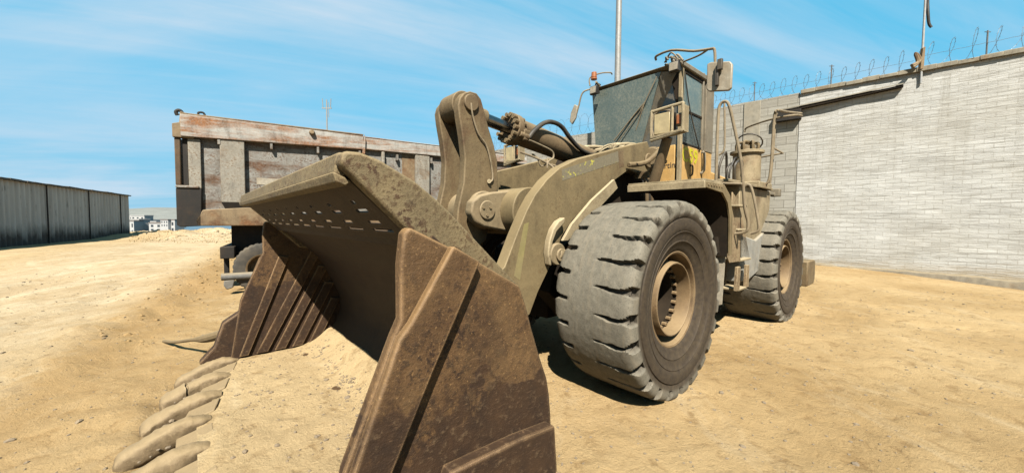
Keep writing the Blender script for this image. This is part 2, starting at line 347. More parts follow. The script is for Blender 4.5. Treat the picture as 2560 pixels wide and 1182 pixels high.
# ------------------------------------------------------------ ground
def to_m(x, y):
    q = Vector((x, y, 0))-MO; return q.dot(MF), q.dot(ML)
def to_w(x, y, z=0): q = MO+MF*x+ML*y; return Vector((q.x, q.y, z))
def hgt(x, y):
    h = .05*nz(x, y, 1, .25)+.03*nz(x, y, 2, .9)
    r = math.hypot(x, y)
    d = r
    h += (.012*nz(x, y, 3, 4) + .006*nz(x, y, 4, 11))*(1 if r < 30 else 0)
    # left: the ground rises to a low bank beside the track
    a = math.atan2(x, max(y, .01))
    if y > 0:
        h += .42*sstep(-6, -16, x)*sstep(4, 13, y)
        e = -6.6+.5*nz(x, y, 5, .5)-.60*(y-6.6); de = x-e      # edge of the bank
        h += .11*sstep(.6, -.5, de)*sstep(2.5, 5, y)
        cl_ = math.exp(-(de/.75)**2)*sstep(3.5, 6, y)*sstep(26, 18, y)
        h += cl_*(.03+.06*nz(x, y, 8, 1.6)+.05*nz(x, y, 12, 4.2))
        if -3.2 < de < 0 or True:                   # wheel ruts in the track left of the bank
            for c_ in (-1.5, -3.4):
                q = (de-c_)/.32; h -= .035*math.exp(-q**4)*(1+.35*math.sin((y-x*.6)*15)*(abs(q) < 1))*sstep(1.5, 3, y)*sstep(40, 25, y)
        rw = (y-9.5)+.75*(x-3.0)                    # faint ruts crossing on the right
        for c_ in (0, 2.1):
            q = (rw-c_)/.4; h -= .030*math.exp(-q**4)*(1+.5*math.sin((x-.75*y)*13)*(abs(q) < 1))*sstep(2.5, 4.5, x)
        # hummocks before the drop
        h += (.08+.5*nz(x, y, 6, .22)+.35*nz(x, y, 9, .8)+.16*nz(x, y, 10, 2.5))*sstep(19, 27, y)*sstep(45, 34, y)*sstep(2, -4, x)
        # the wall's foot runs slightly downhill to the right
        h += (-.37*sstep(13, 17.5, x)+.12*sstep(13, 10, x)*sstep(14, 17, y))*sstep(5, 9, y)*sstep(7, 11, x)
    mx, my = to_m(x, y)
    # sand pushed up around the teeth, tyres pressed into the ground
    h += .03*math.exp(-((mx-4.25)/.45)**2-(my/2.4)**6)-.05*math.exp(-((mx-3.9)/.22)**4-(my/2.2)**6)
    h += .05*nz(mx, my, 11, 3)*math.exp(-((mx-4.1)/.6)**2-(my/2.9)**4)
    for wx in (0, -4.373):
        for wy in (-1.3, 1.3):
            g = math.exp(-((mx-wx)/.75)**4-((my-wy)/.62)**4); h += .03*g
    if r > 42 and y > 0 and x < 12 : h -= 14*sstep(42, 75, r)
    elif r > 42: h -= 14*sstep(60, 120, r)
    return h
def build_ground():
    vs = [(0, 0, hgt(0, 0))]; fs = []; na = 520
    rs = [.25]; 
    while rs[-1] < 5200: rs.append(rs[-1]*1.0165+.006 if rs[-1] < 60 else rs[-1]*1.12)
    for r in rs:
        for i in range(na):
            # finer spacing towards the view
            t = i/na*2-1; a = math.pi*(t*.62+.38*t**3)
            x = r*math.sin(a); y = r*math.cos(a); vs.append((x, y, hgt(x, y)))
    for i in range(na): fs.append((0, 1+(i+1) % na, 1+i))
    for k in range(len(rs)-1):
        b = 1+k*na
        for i in range(na):
            j = (i+1) % na; fs.append((b+i, b+j, b+na+j, b+na+i))
    me = bpy.data.meshes.new('ground'); me.from_pydata(vs, [], fs)
    bm = bmesh.new(); bm.from_mesh(me); bmesh.ops.recalc_face_normals(bm, faces=bm.faces); bm.to_mesh(me); bm.free()
    if me.polygons[0].normal.z < 0: me.flip_normals()
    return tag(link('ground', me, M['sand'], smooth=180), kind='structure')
build_ground()

def rock_mesh(rnd, sub=1):
    bm = bmesh.new(); bmesh.ops.create_icosphere(bm, subdivisions=sub, radius=1)
    s = Vector((rnd.uniform(.7, 1.3), rnd.uniform(.6, 1.1), rnd.uniform(.45, .8)))
    o = rnd.random()*100
    vs = [(v.co.x*s.x*(1+.35*nz(v.co.x+o, v.co.y, v.co.z)), v.co.y*s.y*(1+.35*nz(v.co.x, v.co.y+o, v.co.z)), v.co.z*s.z) for v in bm.verts]
    fs = [tuple(v.index for v in f.verts) for f in bm.faces]; bm.free(); return vs, fs
rnd = random.Random(5)
RK = [rock_mesh(rnd) for _ in range(8)]
def pebble(mb, p, r):
    vs, fs = rnd.choice(RK); a = rnd.random()*6.28; c, s = math.cos(a)*r, math.sin(a)*r
    mb.add([(p[0]+x*c-y*s, p[1]+x*s+y*c, p[2]+z*r*.9) for x, y, z in vs], fs)
mb = MB()
for _ in range(3200):
    a = rnd.uniform(-1.0, 1.05); r = 1.6+14*rnd.random()**1.6
    x, y = r*math.sin(a), r*math.cos(a); mx, my = to_m(x, y)
    if 2.2 < mx < 3.8 and abs(my) < 2: continue
    pebble(mb, (x, y, hgt(x, y)+.002), rnd.uniform(.004, .012)*(1+r*.08)*(2.0 if rnd.random() < .05 else 1))
M['stone'] = plain('dusty_stone', (.34, .265, .18), .9, 0, (.45, .34, .2), du=.6, bp=.5)
tag(mb.build('gravel', M['stone'], smooth=0), 'small loose stones scattered over the sand yard', 'gravel', kind='stuff')

# ============================================================ WHEEL LOADER
LR = math.atan2(MF.y, MF.x)
LD = empty('wheel_loader', (MX, MY, 0), 'big dusty tan wheel loader with a rusty bucket lowered onto the sand', 'wheel loader', LR)

# ---- bucket
BW = 1.93
inner = [(3.42, .15), (2.95, .155), (2.66, .19), (2.46, .28), (2.33, .42), (2.26, .60), (2.28, .80), (2.37, 1.0), (2.46, 1.18), (2.56, 1.34), (2.72, 1.49), (2.98, 1.70)]
b = MB(); b.sheet(inner, -BW+.03, BW-.03, .045)
bucket = b.build('bucket', M['bucket_in'], LD, smooth=50)
# side plates (full outline)
side = xz([(985, 842), (1003, 800), (1003, 640), (1010, 585), (1018, 572)], 1.95)
side = [(3.47, .10), (3.355, .85)] + side[0:2] + [(3.126, 1.62), (3.111, 1.75), (3.085, 1.774)] + xz([(1190, 650), (1300, 715), (1315, 760), (1330, 820), (1350, 890), (1368, 945), (1374, 985), (1378, 1040)], 1.95) + [(2.20, .45), (2.30, .22), (2.5, .09)]
MK = [M['bucket_out'], M['bucket_top'], M['pale']]
for s in (1, -1):
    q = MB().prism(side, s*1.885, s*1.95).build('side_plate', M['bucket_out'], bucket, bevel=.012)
    # armour strip down the front of the plate
    st = [(2.76, 1.612), (2.905, 1.692), (3.105, 1.385), (3.155, 1.33), (3.345, .84), (3.46, .13), (3.32, .12), (3.19, .79), (3.0, 1.165)]
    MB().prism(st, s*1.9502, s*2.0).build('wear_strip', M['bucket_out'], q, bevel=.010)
    # heel shroud near the ground
    hs = [(2.206, .628), (2.93, .67), (3.19, .40), (3.2, .10), (2.5, .085), (2.31, .2), (2.195, .43)]
    hs = [(P(1378, 1058, 2.0)[0], P(1378, 1058, 2.0)[2]), (P(1290, 1092, 2.0)[0], P(1290, 1092, 2.0)[2]), (P(1120, 1172, 2.0)[0], P(1120, 1172, 2.0)[2]), (3.05, .45), (3.08, .10), (2.5, .08), (2.32, .2), (2.24, .40)]
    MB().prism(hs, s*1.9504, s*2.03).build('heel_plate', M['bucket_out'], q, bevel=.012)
    if s < 0:    # inner liner bars on the far plate
        for k in range(5):
            x0 = 3.40-.185*k; x1 = x0-.115; zt = 1.62-.22*k
            lean = .60
            hb = [(x0, .20), (x1, .20), (x1-lean*max(.2, zt-.2)*.85, zt), (x0-lean*max(.2, zt-.2)*.85, zt+.02)]
            if k == 0: hb = [(3.38, .20), (3.29, .20), (2.86, 1.33), (2.97, 1.35)]
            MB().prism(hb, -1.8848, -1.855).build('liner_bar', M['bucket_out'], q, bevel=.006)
# spill guard end caps: the light speckled upper plates
cap = [(3.32, 2.066), (3.26, 2.068)] + xz([(960, 395), (1050, 450), (1100, 492), (1140, 530), (1195, 590), (1250, 650), (1312, 716)], 1.93) + [(2.44, 1.40), (2.75, 1.45), (2.96, 1.66), (3.0, 1.70), (3.335, 2.02)]
sg = MB()
for s in (1, -1):
    sg2 = MB().prism(cap, s*1.84, s*1.883 if s > 0 else s*1.883)
    MB().prism(cap, s*1.80, s*1.8845).build('guard_end_plate', M['bucket_top'], bucket, bevel=.014)
# slotted inner panel
x0, z0, x1, z1 = 3.315, 2.00, 2.985, 1.69
g = MB(); rows = 40; ys = [-1.80+3.6*i/72 for i in range(73)]
def slot(u, y):                       # u 0 at the lip .. 1 at the crease
    c = (y+1.80)/3.6*9; f = c-int(c)
    for (ua, ub, fa, fb) in ((.35, .395, .34, .56), (.47, .52, .26, .66), (.64, .69, .24, .68), (.77, .82, .18, .74)):
        if ua <= u < ub and fa <= f < fb: return True
    return False
vid = {}
for sgn in (0, 1):
    for i in range(rows+1):
        for j, y in enumerate(ys):
            u = i/rows; ox, oz = (.0, .0) if sgn == 0 else (-.008, .008)
            vid[(sgn, i, j)] = len(g.v); g.v.append((x0+(x1-x0)*u+ox, y, z0+(z1-z0)*u+oz))
def openc(i, j): return slot((i+.5)/rows, (ys[j]+ys[j+1])/2)
for i in range(rows):
    for j in range(72):
        if openc(i, j): continue
        for sgn in (0, 1):
            f = (vid[(sgn, i, j)], vid[(sgn, i+1, j)], vid[(sgn, i+1, j+1)], vid[(sgn, i, j+1)])
            g.f.append(f if sgn == 0 else f[::-1]); g.m.append(0)
        for (a, c, ni, nj) in (((i, j), (i, j+1), i-1, j), ((i+1, j), (i+1, j+1), i+1, j), ((i, j), (i+1, j), i, j-1), ((i, j+1), (i+1, j+1), i, j+1)):
            if 0 <= ni < rows and 0 <= nj < 72 and openc(ni, nj):
                g.f.append((vid[(0, *a)], vid[(0, *c)], vid[(1, *c)], vid[(1, *a)])); g.m.append(0)
guard = link('spill_guard', g.mesh(), M['bucket_in'], bucket, smooth=30)
# ribs across the panel and the lip beam
rb = MB()
for k in range(1, 9):
    y = -1.80+.4*k
    rb.extr([(x0-.05, y-.012, z0-.06), (x1+.02, y-.012, z1+.01), (x1+.055, y-.012, z1-.03), (x0-.015, y-.012, z0-.10)], (0, .024, 0))
MB().prism([(3.335, 1.985), (3.30, 1.965), (3.235, 2.03), (3.25, 2.075), (3.32, 2.072)], -BW+.01, 1.80).build('lip_beam', M['bucket_top'], guard, bevel=.012)
MB().prism([(3.335, 1.95), (3.30, 1.935), (3.275, 1.955), (3.30, 1.97), (3.345, 1.99)], -BW+.01, 1.83).build('lip_edge', M['bucket_top'], guard, bevel=.006)
MB().prism([(3.02, 1.735), (2.975, 1.665), (2.94, 1.67), (2.97, 1.71)], -1.88, 1.88).build('crease_bar', M['bucket_in'], guard, bevel=.006)
# cutting edge with a blunt point
ce = [(3.30, -1.95), (3.44, -1.95), (3.74, -.5), (3.74, .5), (3.44, 1.95), (3.30, 1.95)]
MB().extr([(x, y, .095) for x, y in ce], (0, 0, .065)).build('cutting_edge', M['bucket_top'], bucket, bevel=.012)
# teeth
def lipx(y): a = abs(y); return 3.74 if a < .5 else 3.74-(a-.5)*.30/1.45
M['sandy'] = metal('sand_covered_steel', (.30, .21, .11), (.14, .075, .03), (.50, .37, .20), ra=.3, speck=.4, du=.6, topd=.85, bp=1.0, scr=0)
def tooth_mesh(crack, seed=0):
    # cross sections (x, half width, z low, z high, tip roundness)
    secs = [(-.22, .040, .13, .172), (-.17, .062, .11, .20), (-.08, .070, .06, .225), (.03, .076, .0, .22), (.12, .078, -.02, .19), (.16, .077, -.03, .175), (.165, .077-.012*crack, -.03, .174-.02*crack), (.178, .077-.012*crack, -.03, .172-.02*crack), (.183, .083, -.04, .180), (.25, .082, -.05, .15), (.33, .082, -.05, .135), (.375, .076, -.05, .11), (.395, .058, -.05, .08)]
    if not crack: secs = [q for q in secs if abs(q[0]-.1715) > .02]
    fine = []
    for q, r_ in zip(secs, secs[1:]):
        m_ = max(1, int(round((r_[0]-q[0])/.018)))
        fine += [tuple(q[c]+(r_[c]-q[c])*t/m_ for c in range(4)) for t in range(m_)]
    secs = fine+[secs[-1]]
    vs = []; n = 28
    for x, w, a, b_ in secs:
        zc, hh = (a+b_)/2, (b_-a)/2
        for k in range(n):
            t = 2*math.pi*k/n; cx_ = math.copysign(abs(math.cos(t))**.7, math.cos(t)); sx_ = math.copysign(abs(math.sin(t))**.7, math.sin(t))
            y = w*cx_; z = zc+hh*sx_
            d = 1+.14*nz(x*8, y*11+seed, z*9)+.09*nz(x*30, y*30+seed, z*30)
            flare = 1+.22*sstep(.22, .36, x)
            vs.append((x+.012*nz(y*20, z*20, seed), y*d*flare, zc+(z-zc)*d-.10*sstep(.15, .42, x)*.35))
    fs = [(i*n+k, i*n+(k+1) % n, (i+1)*n+(k+1) % n, (i+1)*n+k) for i in range(len(secs)-1) for k in range(n)]
    fs += [tuple(range(n)), tuple((len(secs)-1)*n+k for k in range(n-1, -1, -1))]
    me = MB().add(vs, fs).mesh('tooth'); return me
tms = [tooth_mesh(0, 1.3), tooth_mesh(1, 4.1), tooth_mesh(0, 7.7), tooth_mesh(0, 11.9)]
for tm in tms:
    tm.materials.append(M['sandy'])
    for p in tm.polygons: p.use_smooth = True
    tm.set_sharp_from_angle(angle=R(50))
for k in range(9):
    y = -1.90+k*.475
    o = bpy.data.objects.new('tooth', tms[1 if k in (1, 6) else (0, 2, 3)[k % 3]]); COL.objects.link(o); o.parent = bucket
    o.scale = (.90, 1.18, .85); o.location = (lipx(y)+.13, y, .022); o.rotation_euler = (rnd.uniform(-.12, .12), rnd.uniform(-.02, .10), rnd.uniform(-.10, .10))
    if k < 8:
        ya, yb = y+.115, y+.36; xa, xb = lipx(ya), lipx(yb)
        ep = [(xa-.07, ya, .160), (xb-.07, yb, .160), (xb+.15, yb, .105), (xa+.15, ya, .105)]
        MB().extr(ep, (0, 0, .022)).build('edge_protector', M['sandy'], bucket, bevel=.012)
# rusty shroud on the far corner of the bucket
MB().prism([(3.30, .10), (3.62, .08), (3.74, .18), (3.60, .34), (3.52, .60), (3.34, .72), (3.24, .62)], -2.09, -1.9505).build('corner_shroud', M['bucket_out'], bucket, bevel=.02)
# ---- lift arms
face = [(1262, 667), (1291, 589), (1317, 526), (1338, 487), (1367, 449), (1401, 418), (1444, 397), (1503, 382), (1573, 363), (1573, 424), (1539, 449), (1486, 496), (1431, 551), (1405, 590), (1388, 640), (1372, 673), (1345, 730), (1325, 785)]
fa = xz(face, .76)
fa = [(2.05, .98), (1.80, 1.20)] + fa[:9] + [(-.98, 2.90), (-1.12, 2.72), (-1.08, 2.52), (-.92, 2.42)] + fa[9:] + [(1.75, .62), (2.0, .5), (2.2, .62), (2.2, .85)]
arms = []
for s in (1, -1):
    a = MB().prism(fa, s*.62, s*.76).build('lift_arm', M['arm'], LD, bevel=.008); arms.append(a)
    c = (P(1395, 635, .8)[0], P(1395, 635, .8)[2])
    MB().cyl((1.9, s*.762, .8), (1.9, s*.80, .8), .14, n=32).build('pin_cap', M['cyl'], a, bevel=.01)
    MB().cyl((-1.0, s*.762, 2.64), (-1.0, s*.79, 2.64), .10, n=32).build('pin_cap', M['crank'], a, bevel=.01)
# faded marking on the near arm
def worn_mat():
    m, nt, bs = newmat('worn_yellow_decal'); v = vec_(nt); n = noise_(nt, v, 17, 3, .6); n2 = noise_(nt, v, 3.0, 3, .5); n3 = noise_(nt, v, 40, 4, .6)
    k = math_(nt, 'MULTIPLY', ramp(nt, n, [(.56, 0), (.60, 1)]), ramp(nt, n2, [(.44, 0), (.52, 1)]))
    col = mix(nt, ramp(nt, n3, [(.3, 0), (.7, 1)]), (.22, .185, .11), (.30, .25, .155))
    lk(nt, mix(nt, k, col, (.85, .78, .05)), bs.inputs['Base Color']); bs.inputs['Roughness'].default_value = .7; return m
pl = [P(*q, .7605) for q in [(1404, 424), (1545, 378), (1547, 405), (1406, 452)]]
MB().extr(pl, (0, .0012, 0)).build('worn_decal', worn_mat(), arms[0], smooth=0)
pk = [P(*q, .7605) for q in [(1545, 378), (1558, 375), (1560, 416), (1548, 420)]]
MB().extr(pk, (0, .0012, 0)).build('rust_patch', M['cyl'], arms[0], smooth=0)
pk = [P(*q, .7605) for q in [(1310, 560), (1322, 556), (1300, 700), (1285, 690)]]
MB().extr(pk, (0, .0012, 0)).build('worn_decal', plain('yellowed_paint', (.36, .31, .10), .7, du=.5), arms[0], smooth=0)
# cross tube and crank bracket
cx0, cz0 = 1.10, 1.90
MB().cyl((cx0, -.62, cz0), (cx0, .62, cz0), .25, n=48).build('cross_tube', M['arm'], LD, bevel=.01)
lug = xz([(1200, 488), (1182, 503), (1178, 530), (1188, 553), (1210, 567), (1290, 583), (1335, 580), (1360, 530), (1350, 475), (1290, 475), (1230, 480)], .42)
for y0, y1 in ((.30, .42), (-.42, -.30)): 
    br = MB().prism(lug, y0, y1).build('crank_bracket', M['frame'], LD, bevel=.02)
    if y0 > 0:
        q = P(1217, 525, .42); MB().cyl((q[0], .4205, q[2]), (q[0], .44, q[2]), .095, n=36).build('pin_cap', M['frame'], br, bevel=.008)
# ---- bell crank
near = [(1142, 560), (1146, 520), (1160, 455), (1163, 395), (1157, 340), (1149, 290), (1146, 262), (1150, 245), (1160, 232), (1176, 228), (1192, 233), (1203, 248), (1212, 280), (1222, 320), (1236, 365), (1244, 405), (1245, 470), (1240, 500), (1215, 600), (1170, 640)]
nb = xz(near, .24)
bc = MB().prism(nb, .14, .24).prism(nb, -.24, -.14).build('bell_crank', M['crank'], LD, bevel=.012)
tp = P(1176, 258, .24); tx, tz = tp[0], tp[2]
MB().cyl((tx, -.30, tz), (tx, .27, tz), .085, n=32).build('top_pin', M['cyl'], bc, bevel=.008)
MB().cyl((tx, -.135, tz), (tx, .135, tz), .15, n=32).build('rod_eye', M['crank'], bc, bevel=.01)
MB().cyl((1.44, -.28, 1.91), (1.44, .28, 1.91), .20, n=36).build('pivot_hub', M['frame'], bc, bevel=.01)
MB().tube([P(1178, 258, .275), P(1182, 290, .27), P(1196, 335, .26), P(1215, 362, .26), P(1226, 400, .26), P(1232, 445, .26), P(1225, 455, .255)], .009, 8).build('grease_pipe', M['tube'], bc)
MB().cyl(P(1223, 453, .2402), P(1223, 453, .27), .022, n=12).build('grease_nipple', M['pale'], bc)
MB().prism([(1.62, 1.75), (1.35, 1.70), (1.30, 1.35), (1.9, .78), (2.2, .7), (2.25, .85), (1.75, 1.4)], -.10, .10).build('tilt_link', M['crank'], LD, bevel=.015)
# ---- tilt cylinder
A = Vector((tx, 0, tz)); B = Vector(P(1480, 402, 0)); D = (B-A)
def T(t, o=(0, 0, 0)): return A+D*t+Vector(o)
tcy = MB().cyl(T(.34), T(1.0), .155, n=40).cyl(T(.31), T(.345), .185, n=40).cyl(T(.97), T(1.06), .11, n=30)
tcy = tcy.build('tilt_cylinder', M['cyl'], LD, bevel=.008)
MB().cyl(T(.07), T(.32), .068, n=30).build('rod', M['chrome'], tcy)
MB().cyl(T(.0), T(.15), .10, n=24).build('rod_end', M['crank'], tcy, bevel=.01)
bo = MB(); dn = D.normalized(); u_ = dn.orthogonal().normalized(); w_ = dn.cross(u_)
for k in range(14):
    t = 2*math.pi*k/14; o = (u_*math.cos(t)+w_*math.sin(t))*.158
    bo.cyl(T(.285)+o, T(.36)+o, .026, n=8)
bo.build('flange_bolts', M['crank'], tcy)
MB().tube([P(1322, 345, .19), P(1335, 328, .2), P(1360, 308, .2), P(1383, 306, .2), P(1405, 318, .2), P(1425, 345, .2), P(1450, 372, .2), P(1475, 385, .16), P(1510, 392, .1)], .028, 12, sub=6).build('hose', M['black'], tcy)
MB().tube([P(1322, 345, .19), P(1300, 335, .16)], .034, 10).box(*(lambda q: (q[0]-.05, q[0]+.05, .10, .20, q[2]-.06, q[2]+.06))(P(1312, 340, .15))).build('hose_fitting', M['crank'], tcy, bevel=.008)
MB().tube([P(1322, 350, .2), P(1350, 362, .2), P(1380, 378, .2), P(1383, 395, .2), P(1370, 405, .2), P(1368, 420, .2)], .011, 8).build('steel_pipe', M['tube'], tcy)
pm = MB()
pm.tube([P(1300, 380, .1), P(1340, 395, .15), P(1372, 410, .2), P(1395, 430, .3)], .014, 8)
pm.tube([P(1345, 398, .15), P(1352, 415, .15), P(1365, 410, .15), P(1370, 395, .15)], .010, 8)
pm.tube([P(1330, 385, .1), P(1360, 405, .15), P(1390, 415, .2)], .012, 8)
pm.build('hydraulic_pipes', M['tube'], LD)
# ---- front frame
ff = MB()
ff.prism([(-1.30, .75), (.35, .62), (.75, 1.0), (.62, 1.45), (.05, 1.75), (-.62, 2.78), (-.80, 2.86), (-1.05, 2.80), (-1.35, 2.0)], .30, .56)
ff.prism([(-1.30, .75), (.35, .62), (.75, 1.0), (.62, 1.45), (.05, 1.75), (-.62, 2.78), (-.80, 2.86), (-1.05, 2.80), (-1.35, 2.0)], -.56, -.30)
ff.box(-1.3, .5, -.30, .30, .6, 1.3); ff.cyl((0, -.95, 1.0), (0, .95, 1.0), .26)
ff = ff.build('front_frame', M['dark'], LD, bevel=.015)
wrap = MB(); rr = random.Random(4)
for k in range(60):                                 # dusty bunch of hoses and sacking on the tower top
    x = -.72-.55*rr.random(); y = -.25+.72*rr.random()
    zz = 2.74+.09*rr.random(); wrap.tube([(x+.1, y-.05, zz-.12), (x-.05+.3*rr.random(), y+.06, zz+.08*rr.random()), (x-.25*rr.random(), y+.16, zz+.10*rr.random()), (x-.15, y+.30, zz-.16)], .010+.022*rr.random()**2, 7)
wrap.build('hose_bundle', M['pale'], ff)
th_ = MB()
for k in range(4): th_.cyl((-1.02-.07*k, .80-.03*k, 2.70), (-1.07-.07*k, .79-.03*k, 2.70), .12+.025*(k % 2), n=28)
th_.cyl((-.95, .70, 2.62), (-1.25, .72, 2.70), .10)
th_.tube([P(1572, 412, .82), P(1600, 410, .84), P(1622, 402, .88), P(1645, 380, .95)], .035, 8)
th_.build('pin_collar', M['crank'], ff, bevel=.01)
# pale slanting guard in front of the tyre, lift cylinder eye
gp = [P(*q, .84) for q in [(1407, 602), (1430, 560), (1480, 500), (1536, 448), (1545, 470), (1490, 530), (1445, 580), (1420, 602)]]
MB().extr(gp, (0, -.035, 0)).build('tyre_guard', M['pale'], LD, bevel=.006)
gp = [P(*q, .84) for q in [(1536, 448), (1545, 470), (1490, 530), (1500, 535), (1560, 490), (1570, 455)]]
cq = P(1395, 635, .84)
lc = MB().cyl((cq[0], .801, cq[2]), (cq[0], .85, cq[2]), .115, n=32).cyl((cq[0], .82, cq[2]), (-.9, .82, 1.0), .07).build('lift_cylinder', M['frame'], LD, bevel=.01)
MB().cyl((cq[0]-.02, .8505, cq[2]-.01), (cq[0]-.02, .875, cq[2]-.01), .065, n=24).build('pin', M['frame'], lc, bevel=.006)
ring = [P(*q, .80) for q in [(1406, 543), (1390, 553), (1377, 572), (1368, 600), (1364, 632), (1368, 662), (1373, 664), (1372, 634), (1376, 604), (1386, 578), (1406, 556)]]
MB().extr([(a, .763, c) for a, b_, c in ring], (0, .075, 0)).build('boss_ring', M['pale'], lc, bevel=.012)
# ---- fenders
for s in (1, -1):
    prof = [(-.36, 2.235), (-.88, 2.235), (-1.06, 2.12), (-1.16, 1.9), (-1.19, 1.42)]
    f = MB().sheet(prof, s*.86, s*1.75, -.035)
    f = f.build('fender', M['pale'], LD, smooth=40)
    MB().sheet([(a+.035, b_-.037) for a, b_ in prof[1:]], s*.87, s*1.74, -.01).build('fender_shade_sheet', M['dark'], f, smooth=40); MB().box(-.86, -.40, *sorted((s*.87, s*1.74)), 2.175, 2.196).build('fender_shade_sheet', M['dark'], f)  # dark sheets added to paint the shade under the fender
    fl = [(-.36, 2.236), (-.90, 2.236), (-1.10, 2.12), (-1.20, 1.9), (-1.225, 1.40), (-1.15, 1.40), (-1.12, 1.86), (-1.03, 2.03), (-.86, 2.14), (-.36, 2.175)]
    MB().prism(fl, s*1.7505, s*1.775).build('fender_flange', M['arm'], f, bevel=.004)
    MB().box(-.365, -.335, *sorted((s*.86, s*1.775)), 2.165, 2.245).build('fender_lip', M['pale'], f, bevel=.004)
    MB().extr([(-1.22, s*1.40, 1.42), (-1.22, s*1.70, 1.42), (-1.18, s*1.69, .78), (-1.18, s*1.42, .66)], (-.02, 0, 0)).build('mud_flap', M['greyplastic'], f, smooth=0)
    MB().cyl((-1.22, s*1.60, 1.42), (-1.22, s*1.60, 1.62), .09).build('flap_bracket', M['dark'], f)
for k in range(6):
    MB().cyl((-.44-.075*k, 1.775, 2.205), (-.44-.075*k, 1.785, 2.205), .012, n=8).build('bolt_head', M['crank'], LD)
q = P(1217, 525, .44)
for k in range(3):
    a = k*2.09+.5; MB().cyl((q[0]+.05*math.cos(a), .44, q[2]+.05*math.sin(a)), (q[0]+.05*math.cos(a), .452, q[2]+.05*math.sin(a)), .014, n=8).build('bolt_head', M['crank'], LD)
# hoses hanging in the gap behind the arm
for k in range(7):
    x = -.95-.09*k; y = .60+.05*rr.random(); MB().tube([(x+.2, y, 2.60), (x+.05, y+.10, 2.35), (x-.05, y+.08, 2.0), (x-.25, y-.05, 1.75)], .018+.012*rr.random(), 8).build('hose', M['cyl'] if k % 2 else M['black'], LD)
# ---- wheels
RT = 1.025
def tyre_mesh():
    prof = []   # (y, r, treadness, rough)
    import bisect
    # outer bead to tread to inner bead
    half = [(.300, .470), (.345, .500), (.372, .540), (.392, .60), (.401, .604), (.401, .612), (.396, .616), (.408, .66), (.424, .70), (.429, .703), (.429, .71), (.424, .713), (.430, .72), (.440, .76), (.442, .80), (.436, .835), (.424, .842), (.424, .850), (.434, .858), (.438, .885), (.444, .905), (.443, .925), (.441, .945), (.437, .965), (.428, .985), (.412, 1.000), (.392, 1.010), (.37, 1.016)]
    left = list(half)
    tread = [(.34-.02*k, 1.020+.005*math.cos(k/34*3.14-1.57)) for k in range(35)]
    right = [(-y, r) for y, r in reversed(half)]
    prof = left+tread+right; K = len(prof); NL = 25; SUB = 30; n = NL*SUB
    pitch = 2*math.pi/NL; vs = []; gv = []; sv = []
    rn = random.Random(2); off = [rn.uniform(-.02, .02) for _ in range(NL)]; ln = [rn.uniform(-.04, .04) for _ in range(NL)]
    for i in range(n):
        th = 2*math.pi*i/n; li = int(i/SUB); ph = (i % SUB)/SUB
        for (y, r) in prof:
            d = 0; tr = 1 if (r > .90 ) else 0; sl = 0
            if r > .895:
                arc = RT
                # outer shoulder slots (y>0) and inner ones half a pitch on
                for sgn, phase, end in ((1, .5, .03+ln[li]), (-1, .95, .24)):
                    yy = y*sgn
                    if yy < end: continue
                    ctr = phase+off[li]*.3+.035*math.sin(yy*17)
                    dd = abs(ph-ctr); dd = min(dd, 1-dd)*pitch*arc      # metres from the slot's centre
                    taper = sstep(end, end+.05, yy)
                    w = .008+.012*sstep(.14, .28, yy)*(1-.6*sstep(.33,.37,yy))+.004*math.sin(yy*30+li)
                    dep = .05*taper
                    if yy > .33:
                        w += .020*sstep(.36, .44, yy); dep = .05+.02*sstep(.33, .44, yy)
                    fade = 1-sstep(w, w+.005+.018*sstep(.37, .44, yy), dd)
                    if r < .93: fade *= sstep(.895, .93, r)
                    if dep*fade > d: d = dep*fade
                    sl = max(sl, fade*taper)
            r2 = r-d*(1 if abs(y) < .43 else .55); y2 = y-math.copysign(d*.75, y) if abs(y) > .40 else y
            wob = .004*nz(math.cos(th)*3, math.sin(th)*3, y*6)+.0025*nz(math.cos(th)*14, math.sin(th)*14, y*22)
            r2 += wob if r > .85 else 0
            vs.append((r2*math.cos(th), y2, r2*math.sin(th))); gv.append(sstep(.87, .93, r)); sv.append(sl)
    fs = [(i*K+j, i*K+j+1, ((i+1) % n)*K+j+1, ((i+1) % n)*K+j) for i in range(n) for j in range(K-1)]
    me = bpy.data.meshes.new('tyre'); me.from_pydata(vs, [], fs)
    bm = bmesh.new(); bm.from_mesh(me); bmesh.ops.recalc_face_normals(bm, faces=bm.faces); bm.to_mesh(me); bm.free()
    for nm, arr in (('groove', gv), ('slot', sv)):
        at = me.attributes.new(nm, 'FLOAT', 'POINT'); at.data.foreach_set('value', arr)
    me.materials.append(M['tyre'])
    for p in me.polygons: p.use_smooth = True
    me.set_sharp_from_angle(angle=R(48)); return me
TM = tyre_mesh()
rimp = [(.300, .470), (.325, .505), (.345, .505), (.350, .492), (.342, .476), (.30, .464), (.18, .445), (.15, .435), (.15, .405), (.20, .398), (.325, .388), (.345, .380), (.345, .370), (.330, .362), (.25, .354), (.20, .350)]
nutm = MB().cyl((0, 0, 0), (0, .05, 0), .021, n=6).mesh('wheel_nut'); nutm.materials.append(M['rim'])
